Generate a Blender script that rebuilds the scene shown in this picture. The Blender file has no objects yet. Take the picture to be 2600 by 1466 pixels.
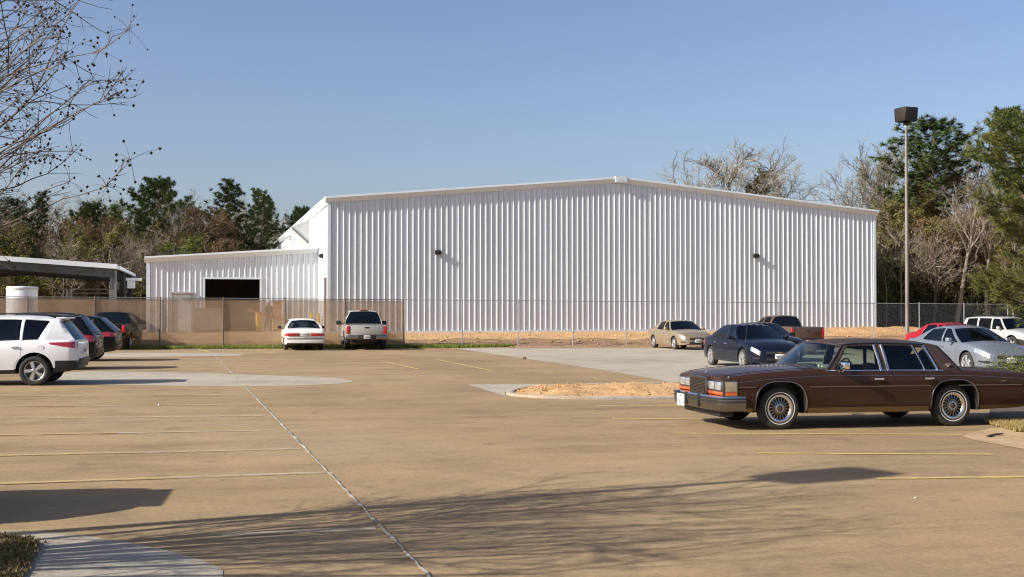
import bpy, bmesh, math, random
import numpy as np
from mathutils import Vector, Matrix

R = math.radians
scene = bpy.context.scene
COL = scene.collection
RND = random.Random(11)

# ------------------------------------------------------------------ camera, sky, sun, exposure
F = 2900.0                       # focal length in photo pixels (2600 wide)
CAMZ = 1.9
PITCH = math.atan(48 / F)
cam_data = bpy.data.cameras.new('camera')
cam = bpy.data.objects.new('camera', cam_data)
COL.objects.link(cam)
cam.location = (0, 0, CAMZ)
cam.rotation_euler = (math.pi / 2 + PITCH, 0, 0)
cam_data.sensor_width = 36.0
cam_data.lens = 36.0 * F / 2600.0
cam_data.clip_end = 3000
cam_data.clip_start = 0.1
scene.camera = cam

SUN_EL = R(30.5)
TRAVEL = R(25.5)                 # ground direction the light travels in, from +X towards +Y
to_sun = Vector((-math.cos(TRAVEL) * math.cos(SUN_EL), -math.sin(TRAVEL) * math.cos(SUN_EL), math.sin(SUN_EL)))
world = bpy.data.worlds.new('World')
scene.world = world
world.use_nodes = True
wn = world.node_tree.nodes
wl = world.node_tree.links
wn.clear()
sky = wn.new('ShaderNodeTexSky')
sky.sky_type = 'NISHITA'
sky.sun_disc = False
sky.sun_elevation = SUN_EL
sky.sun_rotation = math.atan2(to_sun.x, to_sun.y)
sky.altitude = 0
sky.air_density = 1.0
sky.dust_density = 2.0
sky.ozone_density = 3.0
bg = wn.new('ShaderNodeBackground')
bg.inputs['Strength'].default_value = 0.093
wo = wn.new('ShaderNodeOutputWorld')
tint = wn.new('ShaderNodeMix'); tint.data_type = 'RGBA'; tint.blend_type = 'MULTIPLY'; tint.inputs[0].default_value = 1.0
tint.inputs[7].default_value = (1.06, 0.98, 1.03, 1)      # white balance of the whole sky
wl.new(sky.outputs[0], tint.inputs[6])
wl.new(tint.outputs[2], bg.inputs['Color'])
wl.new(bg.outputs[0], wo.inputs['Surface'])

sun_data = bpy.data.lights.new('sun', 'SUN')
sun_data.energy = 5.0
sun_data.angle = R(0.53)
sun_data.color = (1.0, 0.93, 0.82)
sun = bpy.data.objects.new('sun', sun_data)
COL.objects.link(sun)
sun.rotation_euler = to_sun.to_track_quat('Z', 'Y').to_euler()
sun.location = to_sun * 200

scene.view_settings.view_transform = 'Standard'
scene.view_settings.look = 'None'
scene.view_settings.gamma = 1.0
scene.view_settings.use_curve_mapping = False
scene.view_settings.exposure = 0.64
scene.render.engine = 'CYCLES'
scene.cycles.use_denoising = True
scene.cycles.filter_width = 1.1
scene.cycles.max_bounces = 6
scene.cycles.transparent_max_bounces = 16
scene.cycles.sample_clamp_indirect = 6.0

# ------------------------------------------------------------------ measuring helpers
def gz(x, y):
    """height of the gently tilted car park"""
    return 0.06 - 0.0035 * y - 0.005 * x

def ray(px, py):
    dx = (px - 1300) / F
    dy = (733 - py) / F
    return Vector((dx, math.cos(PITCH) - dy * math.sin(PITCH), math.sin(PITCH) + dy * math.cos(PITCH)))

def G(px, py):
    d = ray(px, py)
    t = (0.06 - CAMZ) / (d.z + 0.0035 * d.y + 0.005 * d.x)
    return Vector((0, 0, CAMZ)) + d * t

K = 2600 / 2575.0
def D(px, py):
    return G(px * K, py * K)

def at(px, py, depth):
    d = ray(px, py)
    return Vector((0, 0, CAMZ)) + d * (depth / d.y)

A0 = R(15.2)                     # the car park and buildings share one grid, turned by this
U = Vector((math.cos(A0), math.sin(A0), 0))
V = Vector((-math.sin(A0), math.cos(A0), 0))

# ------------------------------------------------------------------ object helpers
def link(o, parent=None):
    COL.objects.link(o)
    if parent is not None:
        o.parent = parent
    return o

def empty(name, loc=(0, 0, 0), rz=0.0):
    o = bpy.data.objects.new(name, None)
    o.empty_display_size = 0.2
    o.location = loc
    o.rotation_euler = (0, 0, rz)
    return link(o)

def tag(o, label=None, cat=None, group=None, kind=None):
    if label: o['label'] = label
    if cat: o['category'] = cat
    if group: o['group'] = group
    if kind: o['kind'] = kind
    return o

class MB:
    """collects faces, then becomes one mesh object"""
    def __init__(self):
        self.v = []; self.f = []; self.m = []
    def add(self, verts, faces, mi=0):
        b = len(self.v)
        self.v.extend([tuple(p) for p in verts])
        for fc in faces:
            self.f.append(tuple(i + b for i in fc)); self.m.append(mi)
    def quad(self, a, b, c, d, mi=0):
        self.add((a, b, c, d), ((0, 1, 2, 3),), mi)
    def box(self, x0, x1, y0, y1, z0, z1, mi=0):
        self.add([(x0, y0, z0), (x1, y0, z0), (x1, y1, z0), (x0, y1, z0), (x0, y0, z1), (x1, y0, z1), (x1, y1, z1), (x0, y1, z1)],
                 [(0, 3, 2, 1), (4, 5, 6, 7), (0, 1, 5, 4), (1, 2, 6, 5), (2, 3, 7, 6), (3, 0, 4, 7)], mi)
    def obox(self, c, ax, ay, az, mi=0):
        """box from a centre and three half-axis vectors"""
        c = Vector(c); ax = Vector(ax); ay = Vector(ay); az = Vector(az)
        p = [c + sx * ax + sy * ay + sz * az for sz in (-1, 1) for sx, sy in ((-1, -1), (1, -1), (1, 1), (-1, 1))]
        self.add(p, [(0, 3, 2, 1), (4, 5, 6, 7), (0, 1, 5, 4), (1, 2, 6, 5), (2, 3, 7, 6), (3, 0, 4, 7)], mi)
    def beam(self, a, b, w, h, mi=0, up=(0, 0, 1)):
        a = Vector(a); b = Vector(b); d = (b - a); L = d.length
        d.normalize()
        s = d.cross(Vector(up))
        if s.length < 1e-4: s = Vector((1, 0, 0))
        s.normalize(); t = s.cross(d)
        self.obox((a + b) / 2, d * (L / 2), s * (w / 2), t * (h / 2), mi)
    def tube(self, pts, radii, n=6, mi=0, cap=True):
        rings = []
        pts = [Vector(p) for p in pts]
        b0 = len(self.v)
        ref = None
        for i, p in enumerate(pts):
            d = (pts[min(i + 1, len(pts) - 1)] - pts[max(i - 1, 0)])
            if d.length < 1e-9: d = Vector((0, 0, 1))
            d.normalize()
            if ref is None:
                ref = d.orthogonal().normalized()
            s = (ref - d * ref.dot(d))
            if s.length < 1e-5: s = d.orthogonal()
            s.normalize(); ref = s
            t = d.cross(s)
            r = radii[i] if hasattr(radii, '__len__') else radii
            for k in range(n):
                a = 2 * math.pi * k / n
                self.v.append(tuple(p + (s * math.cos(a) + t * math.sin(a)) * r))
        for i in range(len(pts) - 1):
            for k in range(n):
                a = b0 + i * n + k; b = b0 + i * n + (k + 1) % n
                self.f.append((a, b, b + n, a + n)); self.m.append(mi)
        if cap and n > 2:
            self.f.append(tuple(b0 + k for k in reversed(range(n)))); self.m.append(mi)
            e = b0 + (len(pts) - 1) * n
            self.f.append(tuple(e + k for k in range(n))); self.m.append(mi)
    def lathe(self, prof, n=32, mi=0, c=(0, 0, 0), axis='y', a0=0, a1=2 * math.pi, closed=True):
        """prof: (radius, along-axis)"""
        b0 = len(self.v); P = len(prof)
        m = n if closed else n + 1
        for k in range(m):
            a = a0 + (a1 - a0) * k / n
            for r, h in prof:
                if axis == 'y':
                    self.v.append((c[0] + r * math.cos(a), c[1] + h, c[2] + r * math.sin(a)))
                elif axis == 'z':
                    self.v.append((c[0] + r * math.cos(a), c[1] + r * math.sin(a), c[2] + h))
                else:
                    self.v.append((c[0] + h, c[1] + r * math.cos(a), c[2] + r * math.sin(a)))
        for k in range(n):
            k2 = (k + 1) % m
            for j in range(P - 1):
                self.f.append((b0 + k * P + j, b0 + k2 * P + j, b0 + k2 * P + j + 1, b0 + k * P + j + 1)); self.m.append(mi)
    def grid(self, rows, mi=0):
        n = len(rows[0]); b0 = len(self.v)
        for r in rows: self.v.extend([tuple(p) for p in r])
        for i in range(len(rows) - 1):
            for j in range(n - 1):
                a = b0 + i * n + j
                self.f.append((a, a + 1, a + n + 1, a + n)); self.m.append(mi)
    def mesh(self, name, mats, smooth=None, fix=False):
        me = bpy.data.meshes.new(name)
        me.from_pydata(self.v, [], self.f)
        if not isinstance(mats, (list, tuple)): mats = [mats]
        for m in mats: me.materials.append(m)
        if len(mats) > 1:
            me.polygons.foreach_set('material_index', self.m)
        me.update()
        if fix:
            bm = bmesh.new(); bm.from_mesh(me)
            bmesh.ops.remove_doubles(bm, verts=bm.verts, dist=1e-5)
            bmesh.ops.recalc_face_normals(bm, faces=bm.faces)
            bm.to_mesh(me); bm.free()
        if smooth:
            me.polygons.foreach_set('use_smooth', [True] * len(me.polygons))
            me.set_sharp_from_angle(angle=R(smooth))
        return me
    def build(self, name, mats, parent=None, smooth=None, fix=True):
        o = bpy.data.objects.new(name, self.mesh(name, mats, smooth, fix))
        return link(o, parent)

def bevel(o, w, seg=2):
    bm = bmesh.new(); bm.from_mesh(o.data)
    es = [e for e in bm.edges if len(e.link_faces) == 2 and e.calc_face_angle(0) > R(30)]
    bmesh.ops.bevel(bm, geom=es, offset=w, segments=seg, affect='EDGES', profile=0.5, clamp_overlap=True)
    bm.to_mesh(o.data); bm.free()
    o.data.polygons.foreach_set('use_smooth', [True] * len(o.data.polygons))
    o.data.set_sharp_from_angle(angle=R(40))
    return o

def copy_tree(o, parent=None):
    c = o.copy()
    COL.objects.link(c)
    c.parent = parent
    for ch in o.children:
        copy_tree(ch, c)
    return c

# ------------------------------------------------------------------ materials
def nodes_of(name):
    m = bpy.data.materials.new(name)
    m.use_nodes = True
    nt = m.node_tree
    b = nt.nodes['Principled BSDF']
    return m, nt, b

def N(nt, kind, **kw):
    n = nt.nodes.new(kind)
    for k, v in kw.items():
        if k in n.inputs: n.inputs[k].default_value = v
        else: setattr(n, k, v)
    return n

def ramp(nt, stops, interp='LINEAR'):
    n = nt.nodes.new('ShaderNodeValToRGB')
    n.color_ramp.interpolation = interp
    el = n.color_ramp.elements
    while len(el) < len(stops): el.new(0.5)
    for e, (p, c) in zip(el, stops):
        e.position = p
        e.color = (*c, 1) if len(c) == 3 else c
    return n

def mix(nt, fac, a, b, blend='MIX'):
    n = nt.nodes.new('ShaderNodeMix')
    n.data_type = 'RGBA'; n.blend_type = blend
    for i, s in ((0, fac), (6, a), (7, b)):
        if hasattr(s, 'links'): nt.links.new(s, n.inputs[i])
        elif isinstance(s, (int, float)): n.inputs[i].default_value = s
        else: n.inputs[i].default_value = (*s, 1)
    return n.outputs[2]

def mat(name, col, rough=0.6, metal=0.0, var=0.18, scale=3.0, bump=0.0, coat=0.0, detail=6.0, stretch=(1, 1, 1), objrand=0.0, spec=0.5, dirt=None):
    m, nt, b = nodes_of(name)
    L = nt.links
    tc = N(nt, 'ShaderNodeTexCoord')
    mp = N(nt, 'ShaderNodeMapping'); mp.inputs['Scale'].default_value = stretch
    L.new(tc.outputs['Object'], mp.inputs[0])
    nz = N(nt, 'ShaderNodeTexNoise', Scale=scale, Detail=detail, Roughness=0.6)
    L.new(mp.outputs[0], nz.inputs['Vector'])
    lo = tuple(c * (1 - var) for c in col); hi = tuple(min(1, c * (1 + var)) for c in col)
    rp = ramp(nt, [(0.3, lo), (0.7, hi)])
    L.new(nz.outputs['Fac'], rp.inputs[0])
    out = rp.outputs[0]
    if dirt:
        nz2 = N(nt, 'ShaderNodeTexNoise', Scale=scale * 0.35, Detail=8.0, Roughness=0.7)
        L.new(mp.outputs[0], nz2.inputs['Vector'])
        r2 = ramp(nt, [(0.45, (0, 0, 0)), (0.75, (1, 1, 1))])
        L.new(nz2.outputs['Fac'], r2.inputs[0])
        out = mix(nt, r2.outputs[0], out, dirt)
    if objrand:
        oi = N(nt, 'ShaderNodeObjectInfo')
        hsv = N(nt, 'ShaderNodeHueSaturation')
        mr = N(nt, 'ShaderNodeMapRange'); mr.inputs[3].default_value = 1 - objrand; mr.inputs[4].default_value = 1 + objrand
        L.new(oi.outputs['Random'], mr.inputs[0]); L.new(mr.outputs[0], hsv.inputs['Value'])
        L.new(out, hsv.inputs['Color']); out = hsv.outputs[0]
    L.new(out, b.inputs['Base Color'])
    b.inputs['Roughness'].default_value = rough
    b.inputs['Metallic'].default_value = metal
    b.inputs['Specular IOR Level'].default_value = spec
    if coat:
        b.inputs['Coat Weight'].default_value = coat
        b.inputs['Coat Roughness'].default_value = 0.04
    if bump:
        bp = N(nt, 'ShaderNodeBump', Strength=bump, Distance=0.05)
        nb = N(nt, 'ShaderNodeTexNoise', Scale=scale * 6, Detail=8.0)
        L.new(mp.outputs[0], nb.inputs['Vector'])
        L.new(nb.outputs['Fac'], bp.inputs['Height'])
        L.new(bp.outputs[0], b.inputs['Normal'])
    return m

def foliage(name, c1, c2, scale=0.5, transl=0.25, rough=0.7, objrand=0.2):
    m, nt, b = nodes_of(name)
    L = nt.links
    geo = N(nt, 'ShaderNodeNewGeometry')
    nz = N(nt, 'ShaderNodeTexNoise', Scale=scale, Detail=4.0)
    L.new(geo.outputs['Position'], nz.inputs['Vector'])
    add = N(nt, 'ShaderNodeMath', operation='ADD')
    ml = N(nt, 'ShaderNodeMath', operation='MULTIPLY'); ml.inputs[1].default_value = 0.5
    L.new(geo.outputs['Random Per Island'], ml.inputs[0])
    L.new(nz.outputs['Fac'], add.inputs[0]); L.new(ml.outputs[0], add.inputs[1])
    rp = ramp(nt, [(0.4, c1), (1.05, c2)])
    L.new(add.outputs[0], rp.inputs[0])
    oi = N(nt, 'ShaderNodeObjectInfo')
    hsv = N(nt, 'ShaderNodeHueSaturation')
    mr = N(nt, 'ShaderNodeMapRange'); mr.inputs[3].default_value = 1 - objrand; mr.inputs[4].default_value = 1 + objrand
    L.new(oi.outputs['Random'], mr.inputs[0]); L.new(mr.outputs[0], hsv.inputs['Value'])
    L.new(rp.outputs[0], hsv.inputs['Color'])
    L.new(hsv.outputs[0], b.inputs['Base Color'])
    b.inputs['Roughness'].default_value = rough
    b.inputs['Specular IOR Level'].default_value = 0.2
    if transl:
        tr = N(nt, 'ShaderNodeBsdfTranslucent')
        L.new(hsv.outputs[0], tr.inputs['Color'])
        mx = N(nt, 'ShaderNodeMixShader'); mx.inputs[0].default_value = transl
        L.new(b.outputs[0], mx.inputs[1]); L.new(tr.outputs[0], mx.inputs[2])
        L.new(mx.outputs[0], nt.nodes['Material Output'].inputs['Surface'])
    return m

def glass_mat(name, tint, refl=0.04):
    m, nt, b = nodes_of(name)
    nt.nodes.remove(b)
    L = nt.links
    tr = N(nt, 'ShaderNodeBsdfTransparent'); tr.inputs[0].default_value = (*tint, 1)
    gl = N(nt, 'ShaderNodeBsdfGlossy'); gl.inputs['Roughness'].default_value = 0.015; gl.inputs[0].default_value = (0.95, 0.97, 1, 1)
    fr = N(nt, 'ShaderNodeFresnel', IOR=1.5)
    mx = N(nt, 'ShaderNodeMixShader')
    L.new(fr.outputs[0], mx.inputs[0]); L.new(tr.outputs[0], mx.inputs[1]); L.new(gl.outputs[0], mx.inputs[2])
    L.new(mx.outputs[0], nt.nodes['Material Output'].inputs['Surface'])
    return m

def screen_mat():
    """woven privacy screen: a real mesh cloth, part of the light passes between its threads"""
    m, nt, b = nodes_of('tan_privacy_screen')
    L = nt.links
    tc = N(nt, 'ShaderNodeTexCoord')
    nz = N(nt, 'ShaderNodeTexNoise', Scale=1.1, Detail=8.0, Roughness=0.65)
    L.new(tc.outputs['Object'], nz.inputs['Vector'])
    nf = N(nt, 'ShaderNodeTexNoise', Scale=26.0, Detail=3.0)
    L.new(tc.outputs['Object'], nf.inputs['Vector'])
    a = mix(nt, 0.4, nz.outputs['Fac'], nf.outputs['Fac'])
    rp = ramp(nt, [(0.35, (0.33, 0.195, 0.097)), (0.65, (0.50, 0.325, 0.175))])
    L.new(a, rp.inputs[0])
    L.new(rp.outputs[0], b.inputs['Base Color'])
    b.inputs['Roughness'].default_value = 0.9
    tl = N(nt, 'ShaderNodeBsdfTranslucent'); L.new(rp.outputs[0], tl.inputs[0])
    m1 = N(nt, 'ShaderNodeMixShader'); m1.inputs[0].default_value = 0.2
    L.new(b.outputs[0], m1.inputs[1]); L.new(tl.outputs[0], m1.inputs[2])
    tr = N(nt, 'ShaderNodeBsdfTransparent')
    mx = N(nt, 'ShaderNodeMixShader')
    r2 = ramp(nt, [(0.3, (0.20, 0.20, 0.20)), (0.7, (0.33, 0.33, 0.33))]); L.new(nf.outputs['Fac'], r2.inputs[0])
    L.new(r2.outputs[0], mx.inputs[0]); L.new(m1.outputs[0], mx.inputs[1]); L.new(tr.outputs[0], mx.inputs[2])
    L.new(mx.outputs[0], nt.nodes['Material Output'].inputs['Surface'])
    return m

def lot_mat(name, cols, stain, seed=0.0, streak=1.0):
    """worn concrete: broad tan and grey blotches, streaks along the traffic, small stains and aggregate grain"""
    m, nt, b = nodes_of(name)
    L = nt.links
    tc = N(nt, 'ShaderNodeTexCoord')
    mp = N(nt, 'ShaderNodeMapping')
    mp.inputs['Rotation'].default_value = (0, 0, -A0); mp.inputs['Location'].default_value = (seed, seed * 1.7, 0)
    L.new(tc.outputs['Object'], mp.inputs[0])
    big = N(nt, 'ShaderNodeTexNoise', Scale=0.09, Detail=5.0, Roughness=0.55); L.new(mp.outputs[0], big.inputs['Vector'])
    rp = ramp(nt, [(0.32, cols[0]), (0.52, cols[1]), (0.72, cols[2])]); L.new(big.outputs['Fac'], rp.inputs[0])
    ms = N(nt, 'ShaderNodeMapping'); ms.inputs['Scale'].default_value = (0.22, 1.5, 1); L.new(mp.outputs[0], ms.inputs[0])
    st = N(nt, 'ShaderNodeTexNoise', Scale=0.8, Detail=7.0, Roughness=0.68); L.new(ms.outputs[0], st.inputs['Vector'])
    rs = ramp(nt, [(0.33, (0.72, 0.71, 0.70)), (0.48, (0.98, 0.98, 0.98)), (0.72, (1.16, 1.15, 1.12))]); L.new(st.outputs['Fac'], rs.inputs[0])
    c = mix(nt, 0.75 * streak, rp.outputs[0], rs.outputs[0], 'MULTIPLY')
    mid = N(nt, 'ShaderNodeTexNoise', Scale=0.55, Detail=9.0, Roughness=0.7); L.new(mp.outputs[0], mid.inputs['Vector'])
    rm = ramp(nt, [(0.28, (0.66, 0.67, 0.70)), (0.5, (1, 1, 1)), (0.75, (1.2, 1.17, 1.1))]); L.new(mid.outputs['Fac'], rm.inputs[0])
    c = mix(nt, 0.7, c, rm.outputs[0], 'MULTIPLY')
    sp = N(nt, 'ShaderNodeTexNoise', Scale=1.7, Detail=3.0); L.new(mp.outputs[0], sp.inputs['Vector'])
    rsp = ramp(nt, [(0.60, (0, 0, 0)), (0.74, (0.55, 0.55, 0.55))]); L.new(sp.outputs['Fac'], rsp.inputs[0])
    c = mix(nt, rsp.outputs[0], c, stain)
    fine = N(nt, 'ShaderNodeTexNoise', Scale=22.0, Detail=6.0, Roughness=0.8); L.new(mp.outputs[0], fine.inputs['Vector'])
    rf = ramp(nt, [(0.28, (0.66, 0.66, 0.67)), (0.72, (1.28, 1.27, 1.25))]); L.new(fine.outputs['Fac'], rf.inputs[0])
    c = mix(nt, 0.8, c, rf.outputs[0], 'MULTIPLY')
    vo = N(nt, 'ShaderNodeTexVoronoi', Scale=9.0); L.new(mp.outputs[0], vo.inputs['Vector'])
    rv = ramp(nt, [(0.03, (0.45, 0.42, 0.4)), (0.07, (1, 1, 1))]); L.new(vo.outputs['Distance'], rv.inputs[0])
    c = mix(nt, 0.55, c, rv.outputs[0], 'MULTIPLY')
    L.new(c, b.inputs['Base Color'])
    b.inputs['Roughness'].default_value = 0.88
    b.inputs['Specular IOR Level'].default_value = 0.25
    bp = N(nt, 'ShaderNodeBump', Strength=0.25, Distance=0.01)
    L.new(fine.outputs['Fac'], bp.inputs['Height']); L.new(bp.outputs[0], b.inputs['Normal'])
    return m

def worn_paint(name, col, keep=0.5, soft=0.2):
    """road paint worn through to the concrete in patches"""
    m, nt, b = nodes_of(name)
    L = nt.links
    tc = N(nt, 'ShaderNodeTexCoord')
    n1 = N(nt, 'ShaderNodeTexNoise', Scale=2.2, Detail=9.0, Roughness=0.75); L.new(tc.outputs['Object'], n1.inputs['Vector'])
    r1 = ramp(nt, [(keep - soft, (0, 0, 0)), (keep + soft, (1, 1, 1))]); L.new(n1.outputs['Fac'], r1.inputs[0])
    b.inputs['Base Color'].default_value = (*col, 1); b.inputs['Roughness'].default_value = 0.8
    tr = N(nt, 'ShaderNodeBsdfTransparent')
    mx = N(nt, 'ShaderNodeMixShader')
    L.new(r1.outputs[0], mx.inputs[0]); L.new(b.outputs[0], mx.inputs[1]); L.new(tr.outputs[0], mx.inputs[2])
    L.new(mx.outputs[0], nt.nodes['Material Output'].inputs['Surface'])
    return m

def paint(name, col, metal=0.3, rough=0.38, coat=0.7):
    return mat(name, col, rough=rough, metal=metal, var=0.06, scale=1.2, coat=coat, detail=4, spec=0.08)

M = {}
M['lot'] = lot_mat('stained_concrete', ((0.235, 0.165, 0.088), (0.312, 0.220, 0.117), (0.305, 0.236, 0.150)), (0.15, 0.11, 0.075))
M['pale'] = lot_mat('pale_concrete', ((0.33, 0.29, 0.225), (0.38, 0.345, 0.28), (0.345, 0.29, 0.21)), (0.25, 0.21, 0.16), seed=31.0, streak=0.6)
M['kerb'] = mat('kerb_concrete', (0.33, 0.295, 0.24), 0.9, var=0.25, scale=2, bump=0.2, dirt=(0.35, 0.22, 0.12))
M['dirt'] = mat('orange_dirt', (0.46, 0.275, 0.12), 0.95, var=0.22, scale=1.3, bump=0.7, detail=10)
M['silt'] = mat('brown_silt', (0.25, 0.15, 0.08), 0.95, var=0.3, scale=1.2, bump=0.7, detail=10, dirt=(0.36, 0.21, 0.10))
M['litter'] = mat('leaf_litter', (0.13, 0.10, 0.06), 0.95, var=0.4, scale=0.6, bump=0.6)
M['soil'] = mat('mulch_soil', (0.10, 0.07, 0.045), 0.95, var=0.4, scale=5, bump=0.8)
M['grass'] = foliage('grass_blades', (0.10, 0.15, 0.02), (0.26, 0.29, 0.06), scale=1.2, transl=0.3)
M['drygrass'] = foliage('dry_grass_blades', (0.20, 0.15, 0.05), (0.36, 0.29, 0.12), scale=1.5, transl=0.3)
M['yellow'] = worn_paint('faded_yellow_paint', (0.55, 0.39, 0.13), 0.54, 0.20)
M['yellow2'] = worn_paint('yellow_paint', (0.58, 0.43, 0.12), 0.58, 0.16)
M['faded'] = worn_paint('chalky_faded_paint', (0.47, 0.40, 0.29), 0.52, 0.22)
M['sealant'] = mat('white_joint_sealant', (0.44, 0.40, 0.33), 0.8, var=0.4, scale=4, dirt=(0.16, 0.115, 0.07))
M['white_panel'] = mat('white_steel_panel', (0.615, 0.655, 0.68), 0.42, var=0.05, scale=0.9, spec=0.5, objrand=0.035, stretch=(1, 1, 0.25))
M['white_trim'] = mat('white_steel_trim', (0.63, 0.69, 0.735), 0.4, var=0.04, scale=0.8)
M['roof_steel'] = mat('white_roof_steel', (0.72, 0.73, 0.74), 0.45, var=0.06, scale=0.5)
M['grey_steel'] = mat('grey_painted_steel', (0.13, 0.14, 0.145), 0.6, var=0.25, scale=2)
M['lightgrey'] = mat('light_grey_metal', (0.45, 0.45, 0.43), 0.6, var=0.15, scale=2)
M['galv'] = mat('galvanised_steel', (0.42, 0.43, 0.43), 0.45, metal=0.6, var=0.15, scale=4)
M['rustpost'] = mat('rusty_post_steel', (0.17, 0.11, 0.075), 0.8, var=0.3, scale=4)
M['wire'] = mat('galvanised_wire', (0.36, 0.37, 0.37), 0.5, metal=0.4, var=0.1, scale=4)
M['screen'] = screen_mat()
M['black'] = mat('black_plastic', (0.018, 0.018, 0.02), 0.5, var=0.2, scale=5)
M['dark'] = mat('dark_bronze_metal', (0.028, 0.025, 0.022), 0.45, metal=0.3, var=0.2, scale=5)
M['rubber'] = mat('tyre_rubber', (0.022, 0.021, 0.02), 0.85, var=0.3, scale=6, dirt=(0.05, 0.042, 0.033))
M['whitewall'] = mat('whitewall_rubber', (0.62, 0.60, 0.56), 0.7, var=0.08, scale=5)
M['chrome'] = mat('chrome', (0.80, 0.80, 0.80), 0.12, metal=1.0, var=0.03, scale=3)
M['brushed'] = mat('worn_chrome', (0.28, 0.27, 0.25), 0.24, metal=1.0, var=0.08, scale=6)
M['alloy'] = mat('silver_alloy', (0.62, 0.62, 0.62), 0.28, metal=0.85, var=0.05, scale=6)
M['interior'] = mat('dark_cloth_interior', (0.035, 0.033, 0.03), 0.9, var=0.2, scale=6)
M['tanseat'] = mat('tan_leather_seat', (0.25, 0.17, 0.08), 0.7, var=0.2, scale=4)
M['brownseat'] = mat('dark_brown_seat', (0.05, 0.032, 0.02), 0.75, var=0.2, scale=4)
M['glass'] = glass_mat('tinted_car_glass', (0.24, 0.27, 0.265))
M['clear'] = glass_mat('clear_car_glass', (0.66, 0.74, 0.68))
M['red_lens'] = mat('red_lamp_lens', (0.38, 0.012, 0.015), 0.15, var=0.25, scale=14, coat=1)
M['amber'] = mat('amber_lamp_lens', (0.50, 0.085, 0.012), 0.2, var=0.2, scale=14, coat=1)
M['lens'] = mat('clear_lamp_lens', (0.50, 0.51, 0.53), 0.15, metal=0.6, var=0.3, scale=16, coat=1)
M['lampyellow'] = mat('hazed_lamp_lens', (0.27, 0.23, 0.15), 0.2, var=0.2, scale=10, coat=1)
M['plate'] = mat('white_number_plate', (0.70, 0.70, 0.68), 0.5, var=0.05, scale=9)
M['ink'] = mat('dark_print', (0.05, 0.05, 0.09), 0.6, var=0.1, scale=9)
M['gold'] = mat('gold_emblem', (0.60, 0.42, 0.15), 0.3, metal=0.8, var=0.1, scale=9)
M['bollard'] = mat('safety_yellow_paint', (0.75, 0.46, 0.03), 0.5, var=0.12, scale=4)
M['orange'] = mat('orange_red_paint', (0.52, 0.11, 0.04), 0.55, var=0.15, scale=3)
M['tanbox'] = mat('tan_painted_metal', (0.45, 0.32, 0.17), 0.6, var=0.12, scale=2)
M['greybox'] = mat('grey_brown_metal', (0.26, 0.23, 0.20), 0.6, var=0.15, scale=2)
M['door_dark'] = mat('dark_brown_door', (0.07, 0.04, 0.03), 0.5, var=0.15, scale=2)
M['pole'] = mat('weathered_steel_pole', (0.20, 0.18, 0.16), 0.6, metal=0.3, var=0.25, scale=3, stretch=(1, 1, 0.2))

# ------------------------------------------------------------------ the ground
FENCE0 = Vector((-9.2, 57.5, 0))            # a point on the fence line, which runs along U
def fence_pt(s, off=0.0):
    p = FENCE0 + U * s + V * off
    return p

def bumps(x, y, sc=1.0):
    return (math.sin(x * 1.7 * sc + 1.3 * math.sin(y * 2.1 * sc)) * math.sin(y * 1.9 * sc + 0.7 * math.sin(x * 1.3 * sc)))

def sheet(name, poly, z, m, n_sub=0):
    """flat sheet on the tilted car park, z above it"""
    mb = MB()
    mb.add([(p[0], p[1], gz(p[0], p[1]) + z) for p in poly], [tuple(range(len(poly)))])
    o = mb.build(name, m)
    return o

# far ground: one big sheet, kept below the car park and the building pad
mb = MB()
mb.add([(-1500, -60, -1.4), (1500, -60, -1.4), (1500, 40, -1.4), (-1500, 40, -1.4)], [(0, 1, 2, 3)])
mb.add([(-1500, 40, -1.4), (1500, 40, -1.4), (1500, 78, 0.42), (-1500, 78, 0.42)], [(0, 1, 2, 3)])
mb.add([(-1500, 78, 0.42), (1500, 78, 0.42), (1500, 2500, 0.5), (-1500, 2500, 0.5)], [(0, 1, 2, 3)])
tag(mb.build('ground', M['litter']), 'brown leaf littered ground under the woodland', 'ground', kind='structure')

a = fence_pt(-90, -0.1); b = fence_pt(110, -0.1)
sheet('parking_lot', [(-70, -8), (75, -8), (b.x, b.y), (a.x, a.y)], 0, M['lot'])
tag(bpy.data.objects['parking_lot'], 'tan stained concrete car park', 'car park', kind='structure')

# embankment: dark silt foot, then orange dirt up to the pad; real lumps in the mesh
def prof(v):
    t = lambda a, b: min(1, max(0, (v - a) / (b - a)))
    s = lambda q: q * q * (3 - 2 * q)
    return s(t(0.15, 1.25)), s(t(1.25, 4.4))
def bank_z(s, v):
    p = fence_pt(s, v)
    base = gz(p.x, p.y)
    e0, e1 = prof(v)
    foot = 0.20 + 0.10 * math.sin(s * 0.21) * 0.5
    z = base - 0.03 + (foot - base) * e0 + (0.52 - foot) * e1
    z += (0.035 * bumps(s, v * 2.0) + 0.02 * bumps(s * 2.7 + 4, v * 5 + 1)) * (0.25 + e0) * (1 - 0.6 * min(1, v / 4.6))
    if 27 < s < 40 and 0.8 < v < 6:          # heap beside the end of the building
        z += 0.22 * math.sin((s - 27) / 13 * math.pi) * math.sin((v - 0.8) / 5.2 * math.pi) * (1 + 0.4 * bumps(s * 1.5, v * 2))
    return z
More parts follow.
